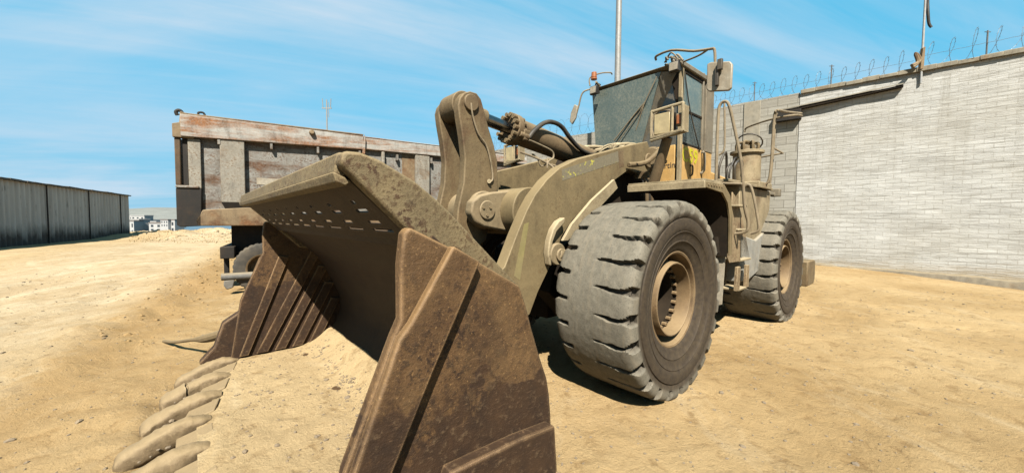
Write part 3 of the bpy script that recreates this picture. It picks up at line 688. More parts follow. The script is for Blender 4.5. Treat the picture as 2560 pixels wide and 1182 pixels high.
def make_wheel(x, y, s):
    w = MB().lathe(rimp, 72).lathe([(-.30, .47), (-.33, .505), (-.345, .49), (-.25, .45), (-.22, .40), (-.20, .3)], 48).build('wheel', M['rim'], LD, smooth=40)
    w.location = (x, y, 1.0); 
    if s < 0: w.rotation_euler = (0, 0, math.pi)
    t = bpy.data.objects.new('tyre', TM); COL.objects.link(t); t.parent = w; t.rotation_euler = (0, rnd.random()*6, 0)
    for k in range(20):
        a = 2*math.pi*k/20; o = bpy.data.objects.new('wheel_nut', nutm); COL.objects.link(o); o.parent = w; o.location = (.327*math.cos(a), .165, .327*math.sin(a))
    MB().lathe([(.20, .350), (.165, .346), (.165, .305), (-.30, .30), (-.33, .22), (-.33, .14), (-.27, .12), (-.26, 0)], 40).build('hub', M['dark'], w, smooth=40)  # dark colour from the barrel inwards paints the shade deep in the wheel
    return w
w0 = make_wheel(0, 1.3, 1); w0.children[0].rotation_euler = (0, R(4), 0)
make_wheel(0, -1.3, -1); make_wheel(-4.373, 1.3, 1); make_wheel(-4.373, -1.3, -1)

# ---- cab
cab = MB()
X0, X1, YL, ZB, ZS, ZT = -1.93, -3.15, .80, 2.42, 3.0, 4.16
cab.box(X1, X0, -YL, -.74, ZB, ZS); cab.box(X1, X1+.05, -.74, .74, ZB, ZS)
cab.box(X1+.05, X0, -.74, .74, ZB-.1, ZB)
cab = cab.build('cab', M['cabgrey'], LD, bevel=.01)
MB().box(X0-.05, X0, -.74, .70, ZB, ZS).build('front_panel', M['orange'], cab, bevel=.008)
fp = MB().box(-2.72, X0-.03, .745, .79, ZB, ZS).box(X1, -2.735, .745, .785, ZB, ZS).build('door_panel', M['orange'], cab, bevel=.008)
for q in ((X0-.035, X0+.02, .74, .80, ZB, ZT), (-2.75, -2.70, .74, .796, ZS, ZT), (X1-.01, X1+.32, .735, .795, ZS, ZT), (X0-.04, X0, -.80, -.74, ZS, ZT), (X1, X1+.08, -.795, -.74, ZS, ZT), (-2.75, -2.70, -.795, -.74, ZS, ZT)):
    MB().box(*q).build('pillar', M['pale'] if q[2] == .74 and q[5] == ZT and q[4] == ZB else M['cabgrey'], cab, bevel=.006)
for za, zb in ((3.52, 3.555), (3.0, 3.04), (ZT-.06, ZT)): MB().box(-2.70, X0-.035, .752, .785, za, zb).build('window_bar', M['dark'], cab, bevel=.004)
# windshield tilts forward at the top; the corner pane meets it on a slanting line
f0 = [(X0-.01, -.78, 3.0), (X0-.01, .10, 3.0), (X0+.12, .50, 4.14), (X0+.12, -.80, 4.14)]
MB().extr(f0, (-.012, 0, 0)).build('windshield', M['glass'], cab, smooth=0)
f1 = [(X0-.012, .102, 3.0), (X0-.012, .733, 3.0), (X0-.012, .733, 4.12), (X0+.10, .502, 4.14)]
MB().add(f1+[(a-.012, b_, c) for a, b_, c in f1], [(0, 1, 2), (0, 2, 3), (4, 6, 5), (4, 7, 6), (0, 4, 5, 1), (1, 5, 6, 2), (2, 6, 7, 3), (3, 7, 4, 0)]).build('corner_window', M['glass2'], cab, smooth=0)
for s in (1, -1):
    MB().box(-2.70, X0-.035, *sorted((s*.765, s*.772)), 3.04, 3.52).build('side_window', M['glass3'], cab, smooth=0)
    MB().box(-2.70, X0-.035, *sorted((s*.765, s*.772)), 3.555, 4.10).build('side_window', M['glass'], cab, smooth=0)
MB().box(X1, X1+.01, -.74, .735, ZS, ZT).build('rear_window', M['glass3'], cab, smooth=0)
rf = MB().prism([(X1-.03, ZT), (X0+.10, ZT), (X0+.16, ZT+.035), (X0+.02, ZT+.08), (X1, ZT+.09)], -.84, .82).build('cab_roof', M['cabgrey'], cab, bevel=.015)
dr = MB(); 
for k in range(70):
    x = X0+.05-1.1*rr.random(); y = -.8+1.55*rr.random() if rr.random() < .4 else .55+.25*rr.random(); pebble(dr, (x, y, ZT+.095), .015+.025*rr.random())
dr.build('roof_debris', M['cabgrey'], rf, smooth=0)
st = MB().box(-2.9, -2.35, -.3, .25, 2.7, 2.95).box(-3.0, -2.86, -.28, .23, 2.9, 3.6).build('seat', M['black'], cab, bevel=.04)
MB().cyl((-2.05, .0, 2.6), (-2.2, .0, 3.1), .03).tube([(-2.2+.06*math.cos(t)*1, .19*math.sin(t), 3.1+.16*math.cos(t)) for t in [k*math.pi/8 for k in range(16)]], .015, 8, closed=True, sub=1).build('steering_wheel', M['black'], cab)
def wipe(pts, r=.009): MB().tube(pts, r, 8, sub=1).build('wiper', M['tube'], cab)
wipe([PX(1535, 352, X0+.06), PX(1585, 288, X0+.07), PX(1612, 256, X0+.10)], .011)
wipe([PX(1545, 355, X0+.06), PX(1600, 280, X0+.08), PX(1611, 258, X0+.10)], .009)
wipe([PX(1590, 325, X0+.03), PX(1611, 258, X0+.11), PX(1642, 192, X0+.15)], .008)
for pts in ([(-2.1, .774, 4.1), (-2.62, .774, 3.0)], ): pass
MB().tube([(-2.0, .79, 4.1), (-2.2, .80, 3.56), (-2.52, .81, 3.06), (-2.60, .80, 2.96)], .010, 8).build('door_strap', M['black'], cab)
hd = MB().tube([(-2.28, .793, 2.70), (-2.28, .83, 2.69), (-2.28, .83, 2.56), (-2.28, .793, 2.54)], .013, 8, sub=3).build('door_handle', M['black'], cab)
MB().tube([(-2.70, .79, 2.96), (-2.70, .84, 2.94), (-2.70, .84, 2.66), (-2.68, .79, 2.62)], .022, 8, sub=2).build('door_hinge', M['cabgrey'], cab)
# writing
def text(s, size, mat, parent, name, org, xdir, updir, bold=0.0, depth=.002, sp=1.0):
    cu = bpy.data.curves.new(name, 'FONT'); cu.body = s; cu.size = size; cu.offset = bold; cu.extrude = depth; cu.space_character = sp
    o = bpy.data.objects.new('tmp', cu); COL.objects.link(o)
    me = bpy.data.meshes.new_from_object(o.evaluated_get(bpy.context.evaluated_depsgraph_get())); bpy.data.objects.remove(o)
    X = Vector(xdir).normalized(); Z = Vector(updir).normalized(); Y = X.cross(Z)
    mt = Matrix(((X.x, Z.x, Y.x, org[0]), (X.y, Z.y, Y.y, org[1]), (X.z, Z.z, Y.z, org[2]), (0, 0, 0, 1)))
    me.materials.clear(); return link(name, me, mat, parent, smooth=0, matx=mt)
text('C59', .31, M['yellow'], cab, 'painted_marking', (-1.985, .7935, 2.752), (-1, 0, 0), (0, 0, 1), .007, sp=1.08).scale = (1.02, 1, 1)
text('San', .125, M['letter'], cab, 'lettering', (X0+.003, .385, 2.745), (0, 1, 0), (0, 0, 1))
text('Martin', .125, M['letter'], cab, 'lettering', (X0+.003, .385, 2.65), (0, 1, 0), (0, 0, 1))
MB().box(X0+.001, X0+.003, .42, .54, 2.87, 2.985).build('sticker', M['white'], cab, smooth=0)
MB().extr([(X0+.0035, .43, 2.875), (X0+.0035, .50, 2.90), (X0+.0035, .525, 2.98), (X0+.0035, .43, 2.98)], (.001, 0, 0)).build('sticker_mark', M['yellow'], cab, smooth=0)
# lamps on the roof
def worklamp(q, sz):
    x, y, z = q
    o = MB().prism([(x-.10, z-.05), (x-.02, z-.075), (x+.02, z-.07), (x+.02, z+.07), (x-.03, z+.075)], y-sz, y+sz).tube([(x-.04, y, z+.06), (x-.08, y, z+.14), (x-.2, y, z+.14)], .014, 8).build('work_lamp', M['black'], cab, bevel=.012)
    MB().box(x+.0205, x+.03, y-sz+.012, y+sz-.012, z-.058, z+.058).build('lens', M['greyplastic'], o, bevel=.004)
worklamp(PX(1685, 167, X0+.28), .075); worklamp(PX(1484, 226, X0+.28), .07)
MB().extr([(X0+.0, .60, 4.10), (X0+.0, .80, 4.10), (X0+.0, .76, 3.62), (X0+.0, .70, 3.62)], (-.006, 0, 0)).build('sun_visor', M['dark'], cab)
tw = MB()
for k in range(9):
    a = PX(1690+rr.uniform(-30, 14), 150+rr.uniform(-6, 8), X0+.1); b_ = PX(1690+rr.uniform(-20, 18), 146+rr.uniform(-10, 10), X0+.2)
    tw.tube([a, ((a[0]+b_[0])/2+.04, (a[1]+b_[1])/2, a[2]+.05*rr.random()), b_], .010+.008*rr.random(), 6)
tw.build('wire_tangle', M['cabgrey'], rf)
# mirrors, beacon and their tubes
mrr = MB().tube([PX(1640, 150, X0+.1), PX(1642, 140, X0+.2), PX(1680, 126, X0+.3), PX(1735, 128, -1.6), PX(1775, 123, -1.6), PX(1786, 125, -1.6), PX(1788, 160, -1.6), PX(1790, 225, -1.6)], .018, 8, sub=4)
mrr.tube([PX(1708, 155, X0+.05), PX(1745, 140, -1.7), PX(1768, 126, -1.6)], .014, 8)
mrr = mrr.build('mirror_bracket', M['tube'], cab)
mc = [PX(*q, -1.62) for q in [(1771, 163), (1780, 158), (1828, 156), (1834, 163), (1831, 222), (1824, 229), (1775, 231), (1769, 225)]]
MB().extr(mc, (.05, 0, 0)).build('mirror_back', M['greyplastic'], mrr, bevel=.012)
q = PX(1802, 165, -1.55); MB().box(q[0], q[0]+.05, q[1]-.03, q[1]+.03, q[2]-.06, q[2]+.08).box(q[0]-.03, q[0]+.03, q[1]-.06, q[1]-.02, q[2]-.25, q[2]-.0).build('mirror_clamp', M['black'], mrr, bevel=.006)
ma = MB().tube([PX(1500, 220, X0+.1), PX(1470, 225, X0+.3), PX(1455, 235, X0+.35), PX(1447, 265, X0+.35), PX(1440, 290, X0+.35)], .014, 8).build('mirror_arm', M['tube'], cab)
MB().extr([PX(*q, X0+.34) for q in [(1439, 262), (1447, 266), (1442, 296), (1433, 312), (1427, 305), (1430, 284)]], (.04, 0, 0)).build('mirror_back', M['greyplastic'], ma, bevel=.012)
be = MB().tube([PX(1530, 186, X0-.1), PX(1525, 182, X0+.1), PX(1500, 184, X0+.2), PX(1475, 195, X0+.25), PX(1475, 215, X0+.25)], .012, 8).tube([PX(1490, 205, X0+.25), PX(1500, 218, X0+.1)], .02, 8).build('beacon_bracket', M['tube'], cab)
q = PX(1485, 200, X0+.25); MB().cyl(q, (q[0], q[1], q[2]+.035), .055, n=20).cyl((q[0], q[1], q[2]+.035), (q[0], q[1], q[2]+.13), .05, .046, n=20).build('beacon', M['amber'], be, bevel=.008)

# ---- headlamps on posts
def headlamp(s):
    x = -.30; pc = PX(1668, 308, x); y = pc[1]; z = pc[2]
    bq = PX(1634, 458, x-.15); post = MB().cyl(bq, (x-.04, y-.01, z-.15), .062, .055, n=20)
    post.tube([(x-.2, y-.12, 2.52), (x-.35, y-.32, 2.50), (x-.45, y-.42, 2.45)], .035, 8).tube([(x-.45, y-.42, 2.42), (x-.5, y-.65, 2.42)], .06, 4)
    post = post.build('headlamp_post', M['cyl'], LD, smooth=40)
    yl, yr = y-.155, y+.20
    cage = MB()
    def rr_(xo): return [(xo, yl, z-.155), (xo, yl, z+.125), (xo, yl+.03, z+.145), (xo, yr-.03, z+.165), (xo, yr, z+.14), (xo, yr, z-.10), (xo, yr-.03, z-.13), (xo, yl+.03, z-.175)]
    cage.tube(rr_(x+.06), .018, 8, closed=True, sub=3); cage.tube([(x+.06, y+.085, z-.14), (x+.06, y+.085, z+.155)], .016, 8)
    cage.extr([(x-.06, yl, z-.16), (x-.06, yr, z-.13), (x-.06, yr, z-.11), (x-.06, yl, z-.14)], (.14, 0, 0))
    cage.extr([(x-.06, yr+.0, z-.13), (x-.06, yr, z+.15), (x-.06, yr+.012, z+.15), (x-.06, yr+.012, z-.13)], (.12, 0, 0))
    cage.build('headlamp_guard', M['pale'], post, smooth=40)
    hl = MB().box(x-.08, x+.05, yl+.018, y+.075, z-.14, z+.12).build('headlamp', M['dark'], post, bevel=.02)
    MB().box(x+.0502, x+.065, yl+.032, y+.060, z-.125, z+.105).build('lens', M['lens'], hl, bevel=.02)
    fr = MB().tube([(x+.06, yl+.028, z-.13), (x+.06, yl+.028, z+.11), (x+.06, y+.065, z+.11), (x+.06, y+.065, z-.13)], .009, 6, closed=True, sub=3).build('lens_rim', M['tube'], hl)
    ind = MB().box(x-.03, x+.03, y+.105, yr-.012, z-.06, z+.08).build('indicator', M['tube'], post, bevel=.015)
    MB().box(x+.0302, x+.036, y+.12, yr-.03, z-.04, z+.06).build('indicator_lens', M['amber'], ind, bevel=.006)
    return post
hp = headlamp(1)
def copy_tree(o, parent, mir):
    c = o.copy(); COL.objects.link(c); c.parent = parent
    for ch in o.children: copy_tree(ch, c, 0)
    return c
h2 = copy_tree(hp, LD, 1); h2.location = (0, -2.62, 0)

# ---- rear half
rfm = MB().box(-6.3, -1.4, -.55, .55, .75, 1.5).box(-3.4, -1.55, -.62, .62, 1.5, 2.3).cyl((-1.55, 0, .7), (-1.55, 0, 2.2), .3).cyl((-4.373, -.95, 1), (-4.373, .95, 1), .27).build('rear_frame', M['dark'], LD, bevel=.02)
MB().prism([(-3.25, 2.2), (-3.25, 2.72), (-4.2, 2.66), (-6.5, 2.45), (-6.75, 2.2), (-6.75, 1.4), (-3.4, 1.4)], -.72, .72).build('engine_hood', M['orange'], LD, bevel=.03)
MB().box(-5.1, -4.4, .7205, .73, 2.3, 2.5).build('grille', M['dark'], LD)
MB().prism([(-6.2, .42), (-6.85, .42), (-6.95, .52), (-6.95, .93), (-6.85, .97), (-6.2, .97)], -1.67, 1.67).box(-6.8, -6.2, -.9, .9, .98, 2.0).build('counterweight', M['crank'], LD, bevel=.03)
# platform and side panels
MB().box(-3.95, -1.78, .80, 1.52, 2.36, 2.40).build('platform', M['pale'], LD, bevel=.006)
tp_ = xz([(1868, 478), (1936, 482), (1931, 560), (1922, 580), (1898, 612), (1880, 612)], 1.46)
tank = MB().prism([(-2.45, 2.355), (-4.05, 2.355), (-4.02, 2.02), (-3.62, 1.60), (-3.25, 1.42), (-2.75, 1.44), (-2.45, 1.9)], .85, 1.46).build('side_tank', M['pale'], LD, bevel=.012)
ft = xz([(1850, 585), (1890, 600), (1926, 568), (1912, 610), (1903, 672), (1872, 700), (1850, 706)], 1.5)
MB().prism(ft, .62, 1.5).build('fuel_tank', metal('grey_tank_paint', (.46, .45, .40), (.20, .12, .05), (.62, .53, .38), ra=.25, speck=.3, du=.6), LD, bevel=.02)
q = P(1945, 480, 1.5); MB().box(-4.50, -4.36, 1.38, 1.52, 2.28, 2.42).box(-4.4, -3.95, 1.40, 1.45, 2.30, 2.35).build('rear_lamp', M['cabgrey'], LD, bevel=.01)
# ladder
M['ladder'] = metal('rusty_ladder_plate', (.42, .31, .17), (.14, .06, .02), (.62, .47, .27), ra=.45, speck=.9, du=.5, sc_=1.6)
ldr = MB()
ldr.extr([P(*q, 1.62) for q in [(1814, 505), (1826, 498), (1838, 560), (1848, 610), (1852, 653), (1824, 657), (1817, 640)]], (0, -.02, 0))
ldr.extr([P(*q, 1.50) for q in [(1832, 480), (1845, 500), (1860, 560), (1868, 610), (1876, 645), (1850, 650), (1838, 600), (1828, 540)]], (0, -.02, 0))
ldr.prism(xz([(1845, 668), (1852, 666), (1849, 726), (1841, 728)], 1.60), 1.56, 1.60)
ldr.prism(xz([(1868, 662), (1874, 662), (1872, 716), (1865, 718)], 1.60), 1.56, 1.60)
ldr = ldr.build('ladder', M['ladder'], LD, bevel=.005)
def stp(x0, x1, z, y0=1.32, y1=1.60): MB().box(x0, x1, y0, y1, z, z+.03).build('step', M['pale'], ldr, bevel=.006)
stp(-2.35, -2.0, 2.02); stp(-2.45, -2.0, 1.68); stp(-2.6, -2.05, 1.24)
q = P(1850, 725, 1.58); stp(q[0]-.22, q[0]+.12, q[2], 1.28, 1.60)
q2 = P(1850, 655, 1.58)
MB().box(q[0]-.20, q[0]-.17, 1.30, 1.33, q[2], q2[2]).box(q[0]+.07, q[0]+.10, 1.30, 1.33, q[2], q2[2]).build('step_hanger', M['crank'], ldr)
# handrails
def rail(pts, r=.02, sub=4, name='handrail'): return MB().tube(pts, r, 10, sub=sub).build(name, M['tube'], LD)
rail([PX(1790, 452, -1.5), PX(1793, 350, -1.5), PX(1796, 285, -1.5), PX(1800, 263, -1.5), PX(1811, 254, -1.5), PX(1822, 262, -1.5), PX(1834, 310, -1.55), PX(1852, 400, -1.6), PX(1858, 470, -1.65), PX(1862, 520, -1.7), PX(1870, 555, -1.75), PX(1868, 575, -1.75), PX(1855, 582, -1.75), PX(1838, 584, -1.75)], .019)
rail([PX(1811, 258, -2.3), PX(1812, 330, -2.3), PX(1810, 375, -2.3), PX(1797, 388, -2.3)], .014)
rail([PX(1862, 466, -2.2), PX(1872, 462, -2.2), PX(1880, 475, -2.2), PX(1890, 520, -2.2), PX(1897, 565, -2.2), PX(1893, 578, -2.2), PX(1876, 584, -2.2)], .018)
rail([PX(1800, 458, -1.6), PX(1855, 460, -1.6)], .016, 1)
rail([PX(1905, 462, -3.4), PX(1920, 455, -3.4), PX(1927, 420, -3.4), PX(1933, 330, -3.4), PX(1937, 285, -3.4), PX(1945, 276, -3.4), PX(1965, 280, -3.9), PX(2003, 284, -4.6)], .020)
rail([PX(1925, 460, -3.9), PX(1933, 380, -3.9), PX(1938, 300, -3.9), PX(1943, 283, -3.9)], .018)
rail([PX(1862, 330, -4.3), PX(1864, 322, -4.3), PX(1880, 314, -4.2), PX(1930, 298, -3.9), PX(1985, 288, -3.9), PX(2005, 290, -4.4)], .016)
rail([PX(1887, 396, -4.0), PX(1930, 388, -3.9), PX(1957, 383, -3.9), PX(1936, 371, -3.7)], .016, 1)
# air cleaner on the platform
ac = PX(1865, 452, -3.35); az = ac[2]; ay = ac[1]
acl = MB().lathe([(-.02, .0), (-.02, .27), (.0, .27), (.0, .205), (.50, .205), (.50, .25), (.54, .25), (.56, .15), (.56, 0)], 40, (-3.35, ay, az-.05), axis='Z').build('air_cleaner', M['pale'], LD, smooth=35)
cpz = az+.51
capo = MB().cyl((-3.35, ay, cpz), (-3.35, ay, cpz+.07), .13, .11)
for k in range(8):
    a = k*.785; capo.tube([(-3.35+.16*math.cos(a), ay+.16*math.sin(a), cpz), (-3.35+.16*math.cos(a), ay+.16*math.sin(a), cpz+.08+.05*rr.random()), (-3.35+.05*math.cos(a+1), ay+.05*math.sin(a+1), cpz+.13)], .02, 6)
capo.build('valve_cap', M['crank'], acl)
MB().tube([(-3.35+.12*math.cos(t), ay+.03+.19*math.sin(t), cpz+.13+.10*math.cos(t)*1.2) for t in [k*math.pi/8 for k in range(16)]], .012, 8, closed=True, sub=1).build('hand_loop', M['black'], acl)
MB().prism([(-3.05, 2.36), (-3.05, 2.46), (-3.75, 2.46), (-3.75, 2.36)], .95, 1.55).build('cleaner_base', M['pale'], LD, bevel=.01)
jn = MB(); r3 = random.Random(12)
for k in range(4):
    y = .85+.5*r3.random(); x = -2.7-.5*r3.random()
    jn.tube([(x, y, 2.4), (x+.1, y+.02, 2.6+.1*r3.random()), (x-.1, y+.05, 2.75+.3*r3.random()), (x-.3, y, 2.55)], .012+.012*r3.random(), 6)
jn.build('cable_tangle', M['black'], LD)

# sand carried in the bucket
cb = MB()
for k in range(260):
    y = rnd.uniform(5, 22); x = -2.64-.6*y+rnd.gauss(.1, .45); pebble(cb, (x, y, hgt(x, y)), rnd.uniform(.015, .06))
for k in range(200):
    y = rnd.uniform(20, 34); u = rnd.uniform(325, 600); x = (u-1280)/FPX*y; pebble(cb, (x, y, hgt(x, y)), rnd.uniform(.03, .14))
tag(cb.build('clods', M['sand'], None, smooth=0), 'dry clods of earth crumbled along the low bank', 'earth', kind='stuff')
def sand_in():
    nx, ny = 60, 120; vs = []; fs = []
    for i in range(nx+1):
        for j in range(ny+1):
            y = -1.878+3.756*j/ny; xe = lipx(y)+.03; x = 2.34+(xe-2.34)*i/nx
            e = sstep(2.9, 2.36, x)
            z = .178+.020*nz(x, y, 1, 1.5)+.010*nz(x, y, 2, 6)+.004*nz(x, y, 3, 20)+.20*e*e*(1+.15*nz(x, y, 4, 2))-.022*sstep(xe-.14, xe, x)
            vs.append((x, y, z))
    for i in range(nx):
        for j in range(ny): a = i*(ny+1)+j; fs.append((a, a+ny+1, a+ny+2, a+1))
    o = MB().add(vs, fs).build('loose_sand', M['sand2'], None, smooth=180)
    o.location = (MX, MY, 0); o.rotation_euler = (0, 0, LR); tag(o, 'layer of loose sand spread over the bucket floor', 'sand', kind='stuff')
    pb = MB()
    for k in range(420):
        if k < 200:
            y = rnd.uniform(-1.7, 1.7); x = 2.62+.30*(y+1.7)/3.4*.3+rnd.gauss(0, .07)
        else: y = rnd.uniform(-1.8, 1.8); x = rnd.uniform(2.6, 3.6)
        if x > lipx(y)-.1 or x < 2.42: continue
        r = rnd.uniform(.006, .017)*(1.6 if rnd.random() < .08 else 1)
        e = sstep(2.9, 2.36, x); z = .178+.020*nz(x, y, 1, 1.5)+.010*nz(x, y, 2, 6)+.20*e*e
        pebble(pb, (x, y, z+.002), r)
    for k in range(260):                             # bits of stone caught between the teeth
        y = rnd.uniform(-1.9, 1.9); x = lipx(y)+rnd.uniform(-.1, .35); pebble(pb, (x, y, .13-.2*max(0, x-lipx(y))), rnd.uniform(.008, .024))
    o = pb.build('rubble', M['stone'], None, smooth=0); o.location = (MX, MY, 0); o.rotation_euler = (0, 0, LR)
    tag(o, 'grey stone chips lying on the sand in the bucket', 'rubble', kind='stuff')
sand_in()

# ============================================================ DUMP TRUCK
TC = WP(440, 560, 8.0); TC.z = 0; td = Vector((.855, .518, 0)).normalized()
TRR = math.atan2(td.y, td.x)
TR = empty('dump_truck', (TC.x, TC.y, 0), 'rusty pale grey dump truck parked behind the loader bucket', 'dump truck', TRR)
tn = Vector((td.y, -td.x, 0))
def TP(u, v, off=0):          # point on the truck's side plane -> (along, height)
    d = ray(u, v); o = TC+tn*off; t = (o-CO).dot(tn)/d.dot(tn); q = CO+d*t; return ((q-TC).dot(td), q.z)
M['tr_grey'] = metal('rusty_grey_truck_paint', (.42, .415, .38), (.15, .06, .018), (.34, .25, .15), ra=.55, speck=.8, du=.25, topd=.5, bp=.3, stretch=(.5, 1, 2.2), sc_=1.1)
M['tr_rail'] = metal('rusty_rail_paint', (.66, .65, .60), (.38, .14, .03), (.36, .26, .15), ra=.72, speck=.4, du=.2, topd=.3, bp=.3, stretch=(.35, 1, 3))
M['tr_dark'] = metal('black_truck_steel', (.014, .011, .008), (.05, .024, .01), (.07, .05, .03), ra=.4, speck=.3, du=.2, topd=.5, bp=.3)  # near-black base with sparse rust
M['tr_rib'] = metal('rusty_rib_paint', (.46, .43, .36), (.22, .12, .05), (.4, .32, .2), ra=.35, speck=.7, du=.2, topd=.5, bp=.3)
M['tr_tube'] = metal('rusty_chassis_tube', (.38, .27, .15), (.19, .075, .02), (.40, .30, .17), ra=.6, speck=.4, du=.4, topd=.6, bp=.3)
print('TRUCK', [TP(*q) for q in [(440, 285), (473, 342), (909, 335), (909, 363), (1123, 358), (1123, 393), (440, 568), (500, 562), (690, 565), (548, 345), (610, 350), (500, 420), (495, 515), (555, 515), (660, 690), (1330, 400)]])
M['tr_gate'] = metal('dark_rusty_gate', (.13, .085, .045), (.20, .08, .025), (.3, .2, .1), ra=.6, speck=.5, du=.3, topd=.5)  # dark brown base with heavy rust
# truck frame: local x along, local y = away from camera (left of td), z up
ZR1, ZR0, ZB1 = TP(440, 283)[1], TP(473, 342)[1], TP(500, 522)[1]
ZB0 = TP(500, 565)[1]
Lb = 9.2
ln_ = lambda q: TP(*q)[0]
bed = MB()
bed.box(.24, Lb, .16, .22, ZB1-.1, ZR1-.05)                 # near side sheet
bed.box(.2, Lb, 2.30, 2.36, ZB1-.1, ZR1-.05); bed.box(.2, Lb, .22, 2.30, ZB1-.1, ZB1); bed.box(Lb-.06, Lb, .22, 2.30, ZB1, ZR1)
bed = bed.build('bed', M['tr_grey'], TR, bevel=.01)
xe = TP(909, 350)[0]
MB().prism([(.12, ZR0), (xe, ZR0+.10), (xe, ZR1-.02), (.12, ZR1)], .0, .14).build('top_rail', M['tr_rail'], bed, bevel=.012)
MB().box(.12, xe, .02, .40, ZR1+.001, ZR1+.035).build('rail_cap', M['tr_tube'], bed, bevel=.008)
MB().prism([(xe+.02, ZR0+.12), (Lb, ZR0+.16), (Lb, ZR1-.07), (xe+.02, ZR1-.05)], .04, .155).build('top_rail', M['tr_rail'], bed, bevel=.012)
MB().box(xe, Lb, .03, .35, ZR1-.045, ZR1-.02).build('rail_cap', M['tr_rail'], bed, bevel=.008)
MB().prism([(xe-.04, ZR0-.02), (xe+.03, ZR0-.02), (xe+.05, ZR1-.1), (xe+.02, ZR1+.03)], -.03, .03).build('rail_bracket', M['tr_rail'], bed, bevel=.006)
cq = TP(780, 332); MB().cyl((cq[0], -.001, cq[1]), (cq[0], -.10, cq[1]), .07, .05).build('rope_hook', M['tr_tube'], bed, bevel=.01)
for a, b_ in (((548, 345), (610, 350)), ((1040, 400), (1075, 400)), ((955, 380), (961, 380))):
    xa, xb = ln_(a), ln_(b_)
    if xb-xa < .2: xb = xa+.08
    MB().prism([(xa, ZB1+.16), (xb, ZB1+.16), (xb, ZR0+.1), (xa, ZR0+.1)], .03, .159).build('side_rib', M['tr_rib'], bed, bevel=.015)
    if a[0] < 600: MB().extr([(xa, .0301, ZB1+.16), (xb, .0301, ZB1+.16), (xb+.3, .12, ZB1-.12), (xa+.12, .12, ZB1-.12)], (0, .035, 0)).build('rib_foot', M['tr_dark'], bed)
for yy, x0_, x1_ in (((440), 640, 900),):
    xa, za = TP(640, 443); xb, zb = TP(900, 443); za2 = TP(640, 460)[1]
    MB().box(xa, xb, .150, .159, za2, za).build('white_stripe', M['greyplastic'], bed, smooth=0)
xa = TP(1060, 400)[0]
MB().box(xa-.6, xa+.2, .150, .159, za2+.2, za+.9).build('rust_patch', M['tr_tube'], bed, smooth=0)
for k in range(9):
    x_ = .75+1.0*k; MB().prism([(x_, ZR0-.10), (x_+.05, ZR0-.10), (x_+.05, ZR0+.06), (x_, ZR0+.06)], .02, .158).build('rail_gusset', M['tr_grey'], bed)
for x_ in (1.0, 2.3): MB().cyl((x_, .14, ZB1+.35), (x_, .159, ZB1+.35), .05, n=12).build('bolt_head', M['tr_tube'], bed)
# chassis tube along the bottom of the bed
ct = MB().prism([(.35, ZB0), (.30, ZB0+.12), (.45, ZB1-.02), (1.3, ZB1+.06), (1.6, ZB1-.08), (Lb, ZB1-.08), (Lb, ZB0+.02)], .06, .22).build('bed_sill', M['tr_tube'], bed, bevel=.02)
# rear end: post, tailgate edge, dark lower part
tg = MB().prism([(-.02, ZR0-.03), (-.02, ZR1-.22), (.10, ZR1-.18), (.12, ZR1+.05), (.34, ZR1+.02), (.34, ZR0-.02)], .02, .20).build('tail_bracket', M['tr_tube'], bed, bevel=.012)
zt2 = TP(440, 462)[1]
gate = MB().box(.0, .10, .06, 2.40, zt2, ZR0-.03).build('tailgate', M['tr_gate'], TR, bevel=.02)
MB().box(.22, .44, .08, .20, zt2-.05, ZR0-.02).build('corner_post', M['tr_rib'], bed, bevel=.01)
MB().box(.12, .205, .12, .18, zt2, ZR0).build('gap_plate', M['tr_dark'], bed)
MB().box(-.0, .40, .03, .3, zt2-.06, zt2).build('gate_latch', M['tr_grey'], gate, bevel=.02)
MB().prism([(.0, ZB0+.02), (.06, ZB0-.02), (.42, ZB0+.0), (.44, zt2-.06), (.0, zt2-.06)], .06, 2.38).build('rear_panel', M['tr_dark'], TR, bevel=.015)
hk = TP(452, 278); hkm = MB().tube([(.06, .1, ZR1-.02), (.04, .1, ZR1+.05), (.09, .1, ZR1+.09), (.14, .1, ZR1+.05), (.12, .1, ZR1-.02)], .035, 8)
hkm.build('tarp_hook', M['tr_dark'], bed); MB().tube([(.42, .1, ZR1+.03), (.42, .1, ZR1+.09), (.50, .1, ZR1+.10), (.54, .1, ZR1+.03)], .022, 8).build('tarp_hook', M['tr_dark'], bed)
# chassis, axles, wheels
ch = MB().box(.9, 9.6, .55, .75, .95, ZB0+.15).box(.9, 9.6, 1.6, 1.8, .95, ZB0+.15).box(.9, 1.1, .75, 1.6, .9, ZB0).box(.95, 9.4, .76, 1.59, 1.0, 1.2)
ch.build('chassis', M['tr_dark'], TR, bevel=.01)
def truck_wheel(x, y, r=.62):
    t = MB(); n = 90; prof = [(-.14, .33*r/.62), (-.155, .42), (-.16, .50), (-.150, .565), (-.12, .60), (0, .61), (.12, .60), (.15, .565), (.16, .5), (.155, .42), (.14, .33)]
    vs = []; K = len(prof)
    for i in range(n):
        for a, rr_ in prof:
            q = rr_-(.018 if (i % 3 == 0 and rr_ > .55) else 0); th = 2*math.pi*i/n; vs.append((q*r/.62*math.cos(th), a, q*r/.62*math.sin(th)))
    t.add(vs, [(i*K+j, i*K+j+1, ((i+1) % n)*K+j+1, ((i+1) % n)*K+j) for i in range(n) for j in range(K-1)])
    w = MB().lathe([(-.14, .33), (-.17, .345), (-.155, .31), (-.05, .29), (.02, .25), (.0, .14), (-.09, .12), (-.10, 0)], 40).build('wheel', M['rim'], TR, smooth=40)
    w.location = (x, y, r-.02); t.build('tyre', M['ttyre'], w, smooth=30)
    return w
M['galv2'] = metal('dusty_grey_tube', (.23, .23, .22), (.12, .07, .04), (.42, .34, .22), ra=.3, speck=.3, du=.5, topd=.9, sc_=2)
